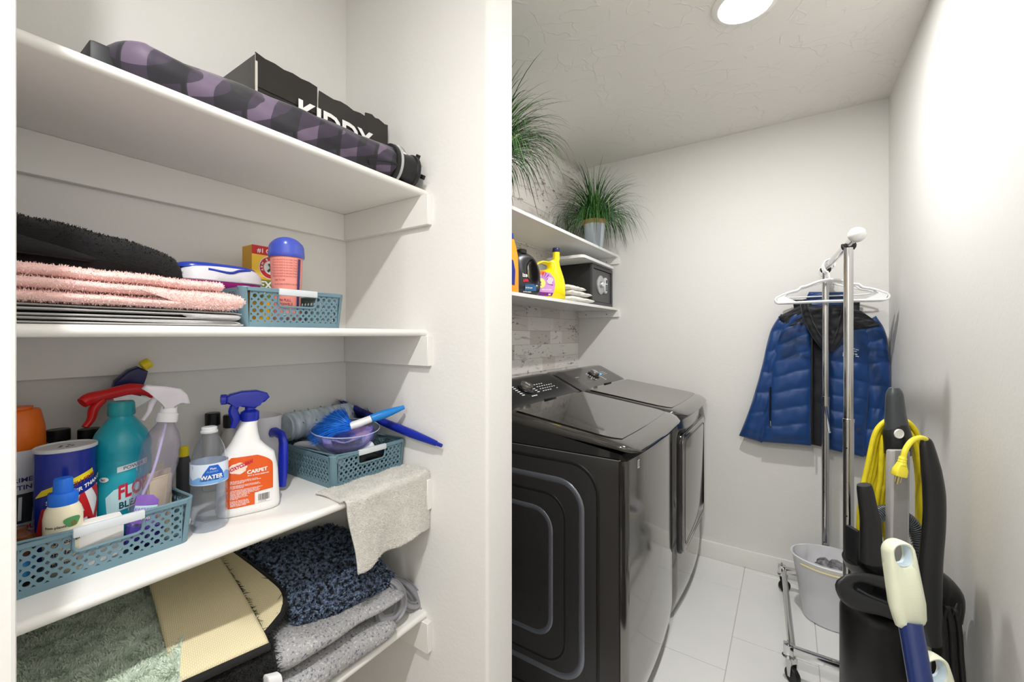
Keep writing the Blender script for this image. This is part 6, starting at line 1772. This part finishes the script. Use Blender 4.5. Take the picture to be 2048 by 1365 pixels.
# ================================================================ UPRIGHT VACUUM
def dv(px, py, d=1.10): return ond(px, py, d)
VB = mat('vacuum_black', (30, 31, 33), .32); VC = mat('vacuum_charcoal', (62, 66, 70), .35); VS = mat('vacuum_silver', (176, 174, 172), .35, .15)
fwd = Vector((-SA, CA, 0)); rgt = Vector((CA, SA, 0)); UPV = Vector((0, 0, 1))
base = dv(1765, 1365, 1.16); base.z = 0
t = thing('vacuum_cleaner', 'black upright vacuum cleaner with a silver stem beside the right wall', 'vacuum cleaner', tuple(base))
def P_(px, py, d, n=6): return dv(px, py, d)
def T_(name, pts, rs, m, seg=18, flat=1., d=1.10, par=None, n=6, up=None, sm=60, label=None):
    P = smooth_path([dv(p[0], p[1], p[2] if len(p) > 2 else d) for p in pts], n); R = lerp_list([r*(d if True else 1)/F_PX for r in rs], n)
    bm = NB(); tube(bm, P, R, seg, flat, up=up)
    return part(name, bm, m, par or t, sm, label)
# top handle grip
hg = T_('handle_grip', [(1788, 776), (1789, 790), (1791, 830), (1794, 870), (1795, 905)], [9, 15, 18, 23, 22], VC, 20, .8, up=rgt)
T_('handle_base', [(1793, 848), (1794, 870), (1795, 908)], [19, 24, 23], VB, 20, .86, up=rgt)
bc_ = dv(1797, 868, 1.10-.0275)
bm = NB(); lathe(bm, [(.012, 0), (.012, .003), (.0105, .004), (.009, .0025), (0, .002)], bc_, 28, -fwd); part('release_button', bm, mat('button_white', (224, 224, 224), .3), hg)
# silver stem
a, b = dv(1796, 900, 1.055), dv(1793, 1130, 1.055)
bm = NB(); ax = (a-b).normalized(); obox(bm, (a+b)/2, rgt, fwd, ax, .0245, .009, (a-b).length/2, .005); part('stem', bm, VS, t)
bm = NB(); obox(bm, (a+b)/2-fwd*.0092, rgt, fwd, ax, .017, .0006, (a-b).length/2, .0003, 1); part('stem_inlay', bm, mat('stem_grey', (150, 149, 148), .4, .4), t)
# small hose holder post on the left
T_('wand_grip', [(1728, 970), (1730, 980), (1735, 1010), (1741, 1050), (1742, 1125)], [12.5, 14.5, 16, 18.5, 20.5], VB, 18, .8, 1.035, up=rgt)
# wand on the right: teardrop
T_('wand', [(1851, 876), (1853, 888), (1862, 940), (1868, 990), (1868, 1050), (1861, 1130), (1858, 1230), (1868, 1290)], [5, 12, 18, 20, 20, 21, 23, 14], VB, 22, .7, 1.03, up=rgt)
# ribbed hose
def ribbed(pts, r, d, nr):
    P = smooth_path([dv(p[0], p[1], p[2] if len(p) > 2 else d) for p in pts], 30); L_ = len(P)
    bm = NB(); tube(bm, P[::3], r*.86, 14)
    ho = part('hose', bm, mat('hose_dark', (52, 54, 58), .4), t, 60)
    V_ = NB()
    for k in range(nr):
        i = int(k/(nr-1)*(L_-2))+0; c = P[i]; tg = (P[min(i+1, L_-1)]-P[max(i-1, 0)]).normalized()
        ref = Vector((0, 0, 1)) if abs(tg.z) < .9 else rgt
        u = (ref-tg*ref.dot(tg)).normalized(); w_ = tg.cross(u)
        tube(V_, [c+(u*math.cos(q)+w_*math.sin(q))*r for q in [2*PI*j/18 for j in range(18)]], .0011, 5, loop=True)
    o = part('hose_rib', V_, mat('hose_rib', (96, 100, 106), .35), t, 60); o['kind'] = 'stuff'
ribbed([(1740, 1060, 1.06), (1748, 1036, 1.07), (1770, 1025, 1.085), (1795, 1030, 1.09), (1820, 1046, 1.085), (1838, 1078, 1.075), (1846, 1125, 1.06)], .0170, 1.08, 46)
# canister
cc = dv(1752, 1300, 1.20); r_c = .083
bm = NB(); lathe(bm, [(.070, .16), (r_c, .18), (r_c, .50), (r_c-.006, .52), (r_c-.02, .53)], (cc.x, cc.y, 0), 44); part('canister', bm, mat('canister_black', (20, 20, 21), .38), t, 40)
# motor housing above canister
T_('housing', [(1705, 1115, 1.13), (1730, 1135, 1.14), (1790, 1150, 1.15), (1850, 1165, 1.15), (1885, 1190, 1.14), (1898, 1240, 1.13)], [16, 26, 34, 38, 30, 18], VB, 20, 1.3)
bm = NB()
hb = [dv(1706, 1050, 1.12), dv(1706, 1130, 1.12)]
obox(bm, (hb[0]+hb[1])/2, rgt, fwd, UPV, .006, .02, .045, .003); part('side_guard', bm, VB, t)
# tall rear spine down to the floor
sp = dv(1850, 1250, 1.20)
bm = NB(); obox(bm, Vector((sp.x, sp.y, .36)), rgt, fwd, UPV, .034, .035, .27, .012); part('spine', bm, VB, t)
bm = NB(); loft(bm, [(0, 0, h, a_, b_, 4, ANG) for h, a_, b_ in ((.005, .150, .125), (.02, .158, .135), (.07, .150, .130), (.12, .095, .11), (.18, .06, .07))], 40, frame=lambda p: p+Vector((cc.x+.01, cc.y-.0, 0))); part('floor_head', bm, VB, t)
T_('motor_cover', [(1722, 1172, 1.15), (1760, 1185, 1.15), (1810, 1198, 1.15), (1848, 1210, 1.15)], [34, 42, 44, 36], VB, 20, .8)
# oval carry handle
out = []; n_ = 40
oc = [(1690, 1150), (1672, 1163), (1671, 1180), (1684, 1204), (1712, 1222), (1760, 1232), (1815, 1250), (1830, 1236), (1835, 1200), (1800, 1166), (1750, 1150), (1715, 1146)]
hc_ = [(1712, 1166), (1706, 1172), (1712, 1182), (1745, 1196), (1786, 1212), (1800, 1210), (1800, 1194), (1780, 1184), (1745, 1172), (1725, 1166)]
def rs2(poly, c, n):
    P = [Vector((p[0], p[1], 0)) for p in poly]+[Vector((poly[0][0], poly[0][1], 0))]; S_ = smooth_path(P, 5)[:-1]; o_ = []
    for k in range(n):
        a = 2*PI*k/n; d = Vector((math.cos(a), math.sin(a))); best = 0
        for i in range(len(S_)):
            A_ = Vector(S_[i].xy)-c; B_ = Vector(S_[(i+1) % len(S_)].xy)-c; den = d.x*(B_.y-A_.y)-d.y*(B_.x-A_.x)
            if abs(den) < 1e-9: continue
            s_ = (A_.x*(B_.y-A_.y)-A_.y*(B_.x-A_.x))/den; q = (A_.x*d.y-A_.y*d.x)/den
            if s_ > best and -.001 <= q <= 1.001: best = s_
        o_.append(c+d*best)
    return o_
c2 = Vector((1752, 1189)); O_, I_ = rs2(oc, c2, 56), rs2(hc_, c2, 56)
rings = []
for q, w in ((0, .35), (.12, .8), (.35, 1), (.65, 1), (.88, .8), (1, .35)): rings.append([dv(*(I_[k].lerp(O_[k], q)), 1.02-.012*w) for k in range(56)])
for q, w in ((1, .35), (.5, .9), (0, .35)): rings.append([dv(*(I_[k].lerp(O_[k], q)), 1.04+.03*w) for k in range(56)])
bm = NB(); rings_mesh(bm, rings, True, False, loop=True); part('carry_handle', bm, mat('vacuum_satin', (38, 39, 41), .38), t, 80)
bm = NB(); tube(bm, smooth_path([dv(1712, 1178, 1.03), dv(1745, 1196, 1.03), dv(1790, 1213, 1.03)], 6), .0045, 8); part('handle_insert', bm, VC, t)
T_('cord_hook', [(1917, 1207), (1912, 1225), (1904, 1262)], [5, 9, 8], VB, 14, .6, 1.08, up=rgt)
T_('cord_hook', [(1904, 1262), (1896, 1270), (1876, 1262)], [8, 9, 8], VB, 14, .7, 1.08)
# black power cord wound on the hook
bm = NB(); kk_ = random.Random(8)
for k in range(7):
    a = 1874+k*5.5; d = 1.05+.008*(k % 3)
    P = smooth_path([dv(a-4, 1232+kk_.uniform(-6, 6), d), dv(a+4, 1222+kk_.uniform(-8, 2), d-.01), dv(a+12, 1262, d), dv(a+15, 1310, d), dv(a+16+k*.6, 1380, d), dv(a+12, 1440, d)], 8)
    cb = NB(); tube(cb, P, .0058, 8); part('power_cord', cb, mat('cord_rubber', (22, 22, 24), .5), t, 60)
bm.free()
bm = NB(); lathe(bm, [(.012, 0), (.014, .002), (.014, .10), (.010, .104)], dv(1848, 1345, 1.10), 18); part('stem_lower', bm, VS, t)

# yellow extension cord hung over the handle
YC = mat('cord_yellow', (224, 206, 24), .45, var=.12, vscale=30, bump=.25, bscale=160)
t2 = thing('extension_cord', 'bright yellow extension cord coiled over the vacuum handle', 'cord', tuple(dv(1790, 850, 1.12)))
kk_ = random.Random(2)
for k in range(8):
    o = k*4.2; d = 1.115+.013*(k % 4)
    yb = (1108, 1095, 1086, 1112, 1078, 1100, 1070, 1092)[k]
    lx = 1716+k*8.0+kk_.uniform(-2, 2); 
    top = 838+o*1.6
    pts = [(1795, top-1, d+.02), (1772, top+4, d), (1750+k*3.6, top+30, d), (1735+k*6.2, top+95, d), (lx+6, 985, d), (lx, 1045, d+.01), (lx+3, yb, d+.02), (lx+18, yb+16, d+.035)]
    P = smooth_path([dv(*p) for p in pts], 7)
    bm = NB(); tube(bm, P, .0060, 8); part('cord_strand', bm, YC, t2, 60)
for k in range(8):
    o = k*3.8; d = 1.115+.013*(k % 4); top = 850+o*1.2
    yb = (1102, 1120, 1090, 1130, 1108, 1140, 1096, 1118)[k]
    pts = [(1795, top-12, d+.02), (1818, top-4, d), (1838-o*.35, top+28, d), (1848-o*.5, 950, d), (1852-o*.62, 1010, d), (1852-o*.60, 1060, d+.01), (1848-o*.6, yb, d+.03)]
    P = smooth_path([dv(*p) for p in pts], 7)
    bm = NB(); tube(bm, P, .0060, 8); part('cord_strand', bm, YC, t2, 60)
P = smooth_path([dv(*p) for p in [(1858, 905, 1.05), (1856, 884, 1.035), (1842, 876, 1.02), (1824, 882, 1.01), (1811, 900, 1.005), (1806, 918, 1.005)]], 8)
bm = NB(); tube(bm, P, .0058, 10); part('plug_lead', bm, mat('plug_yellow', (238, 222, 60), .4), t2, 60)
a, b, c = dv(1806, 914, 1.005), dv(1803, 930, 1.005), dv(1798, 949, 1.005); ax = (c-a).normalized()
PY = mat('plug_yellow', (238, 222, 60))
bm = NB(); tube(bm, [a, a.lerp(b, .3), a.lerp(b, .32), a.lerp(b, .6), a.lerp(b, .62), b], [.007, .0085, .0072, .009, .0078, .0105], 12); pl = part('strain_relief', bm, PY, t2)
sd = ax.cross(fwd).normalized()
bm = NB(); loft(bm, [(0, 0, h, w_, w2_, 4, 0) for h, w_, w2_ in ((0, .0095, .007), (.012, .0145, .0095), (.026, .0150, .0100), (.028, .0135, .009))], 24, frame=lambda p: b+sd*p.x+fwd*p.y+ax*p.z); pl = part('plug', bm, PY, t2, 50)
for q, rr3 in ((-.007, .0012), (0, .0022), (.007, .0012)):
    bm = NB(); tube(bm, [b+ax*.027+sd*q, b+ax*(.043 if q else .048)+sd*q], rr3*1.2, 8, 1.); part('prong', bm, mat('brass', (190, 176, 120), .25, 1.), pl)

# ================================================================ MOPS
GH = mat('grip_pale_green', (226, 230, 206), .5, bump=.12, bscale=40, stretch=(1, 1, 14), sub=.1)
GI = mat('grip_inner_blue', (206, 222, 232), .35)
def mop(top, bot, foot, d0, label, wpx, pole_m, polepx, name='mop'):
    A_, B_ = ond(*top, d0), ond(*bot, d0-.015)
    axm = (A_-B_).normalized(); Lm = (A_-B_).length; s_ = axm.cross(fwd).normalized(); s_ = s_ if s_.dot(rgt) > 0 else -s_; f_ = s_.cross(axm); f_ = f_ if f_.dot(fwd) < 0 else -f_
    F_ = Vector(foot)
    tt = thing(name, label, 'mop', foot)
    hw = wpx*d0/F_PX/2
    outl = []
    for q, w in ((0, .62), (.03, .80), (.10, 1.0), (.35, .98), (.70, .90), (.86, .84)):
        outl.append((q, w))
    left = [(-hw*w, Lm*q) for q, w in outl]; right = [(hw*w, Lm*q) for q, w in outl]
    arc = [(hw*.84*math.cos(a), Lm*.86+Lm*.14*math.sin(a)) for a in [PI*k/12 for k in range(1, 12)]]
    outline = right+arc+list(reversed(left))
    cen = Vector((0, Lm*.845)); hole = [(cen.x+hw*.58*math.copysign(abs(math.cos(a))**.8, math.cos(a)), cen.y+Lm*.118*math.copysign(abs(math.sin(a))**.8, math.sin(a))) for a in [2*PI*k/24 for k in range(24)]]
    O2 = rs2(outline, cen, 64); I2 = rs2(hole, cen, 64)
    FR = lambda p, z: B_+s_*p[0]+axm*p[1]+f_*z
    th = .012
    rings = []
    for q, w in ((0, .55), (.06, 1), (.5, 1.08), (.90, .85), (1, .25)): rings.append([FR(I2[k].lerp(O2[k], q), th*w) for k in range(64)])
    for q, w in ((1, .25), (.9, .85), (.5, 1), (.06, 1), (0, .55)): rings.append([FR(I2[k].lerp(O2[k], q), -th*w) for k in range(64)])
    bm = NB(); rings_mesh(bm, rings, True, False, loop=True); bmesh.ops.remove_doubles(bm, verts=bm.verts, dist=1e-6); part('grip', bm, GH, tt, 60)
    bm = NB(); rings_mesh(bm, [[FR(Vector(p)*1+(cen-Vector(p))*e, z) for p in I2] for e, z in ((-.06, .0105), (.05, .006), (.05, -.006), (-.06, -.0105))], True, False); part('grip_lining', bm, GI, tt, 60)
    pr_ = polepx*d0/F_PX/2
    bm = NB(); tube(bm, [B_+axm*.012, B_.lerp(F_, .5), F_+Vector((0, 0, .035))], pr_, 20); part('pole', bm, pole_m, tt)
    bm = NB(); obox(bm, F_+Vector((0, 0, .020)), rgt, fwd, UPV, .06, .03, .019, .006); part('mop_head', bm, mat('mop_blue', (60, 90, 150), .6), tt)
    return tt
NVP = mat('pole_navy', (30, 48, 104), .3, coat=.3)
mop((1792, 1080), (1822, 1258), (.265, .80, .0), .80, 'blue poled mop with a pale green textured grip leaning toward the vacuum', 62, NVP, 38)
mop((1856, 1308), (1905, 1490), (.33, .74, .0), .84, 'second mop with a lower pale green grip, right of the first one', 66, mat('pole_grey_blue', (120, 140, 170), .3), 34)
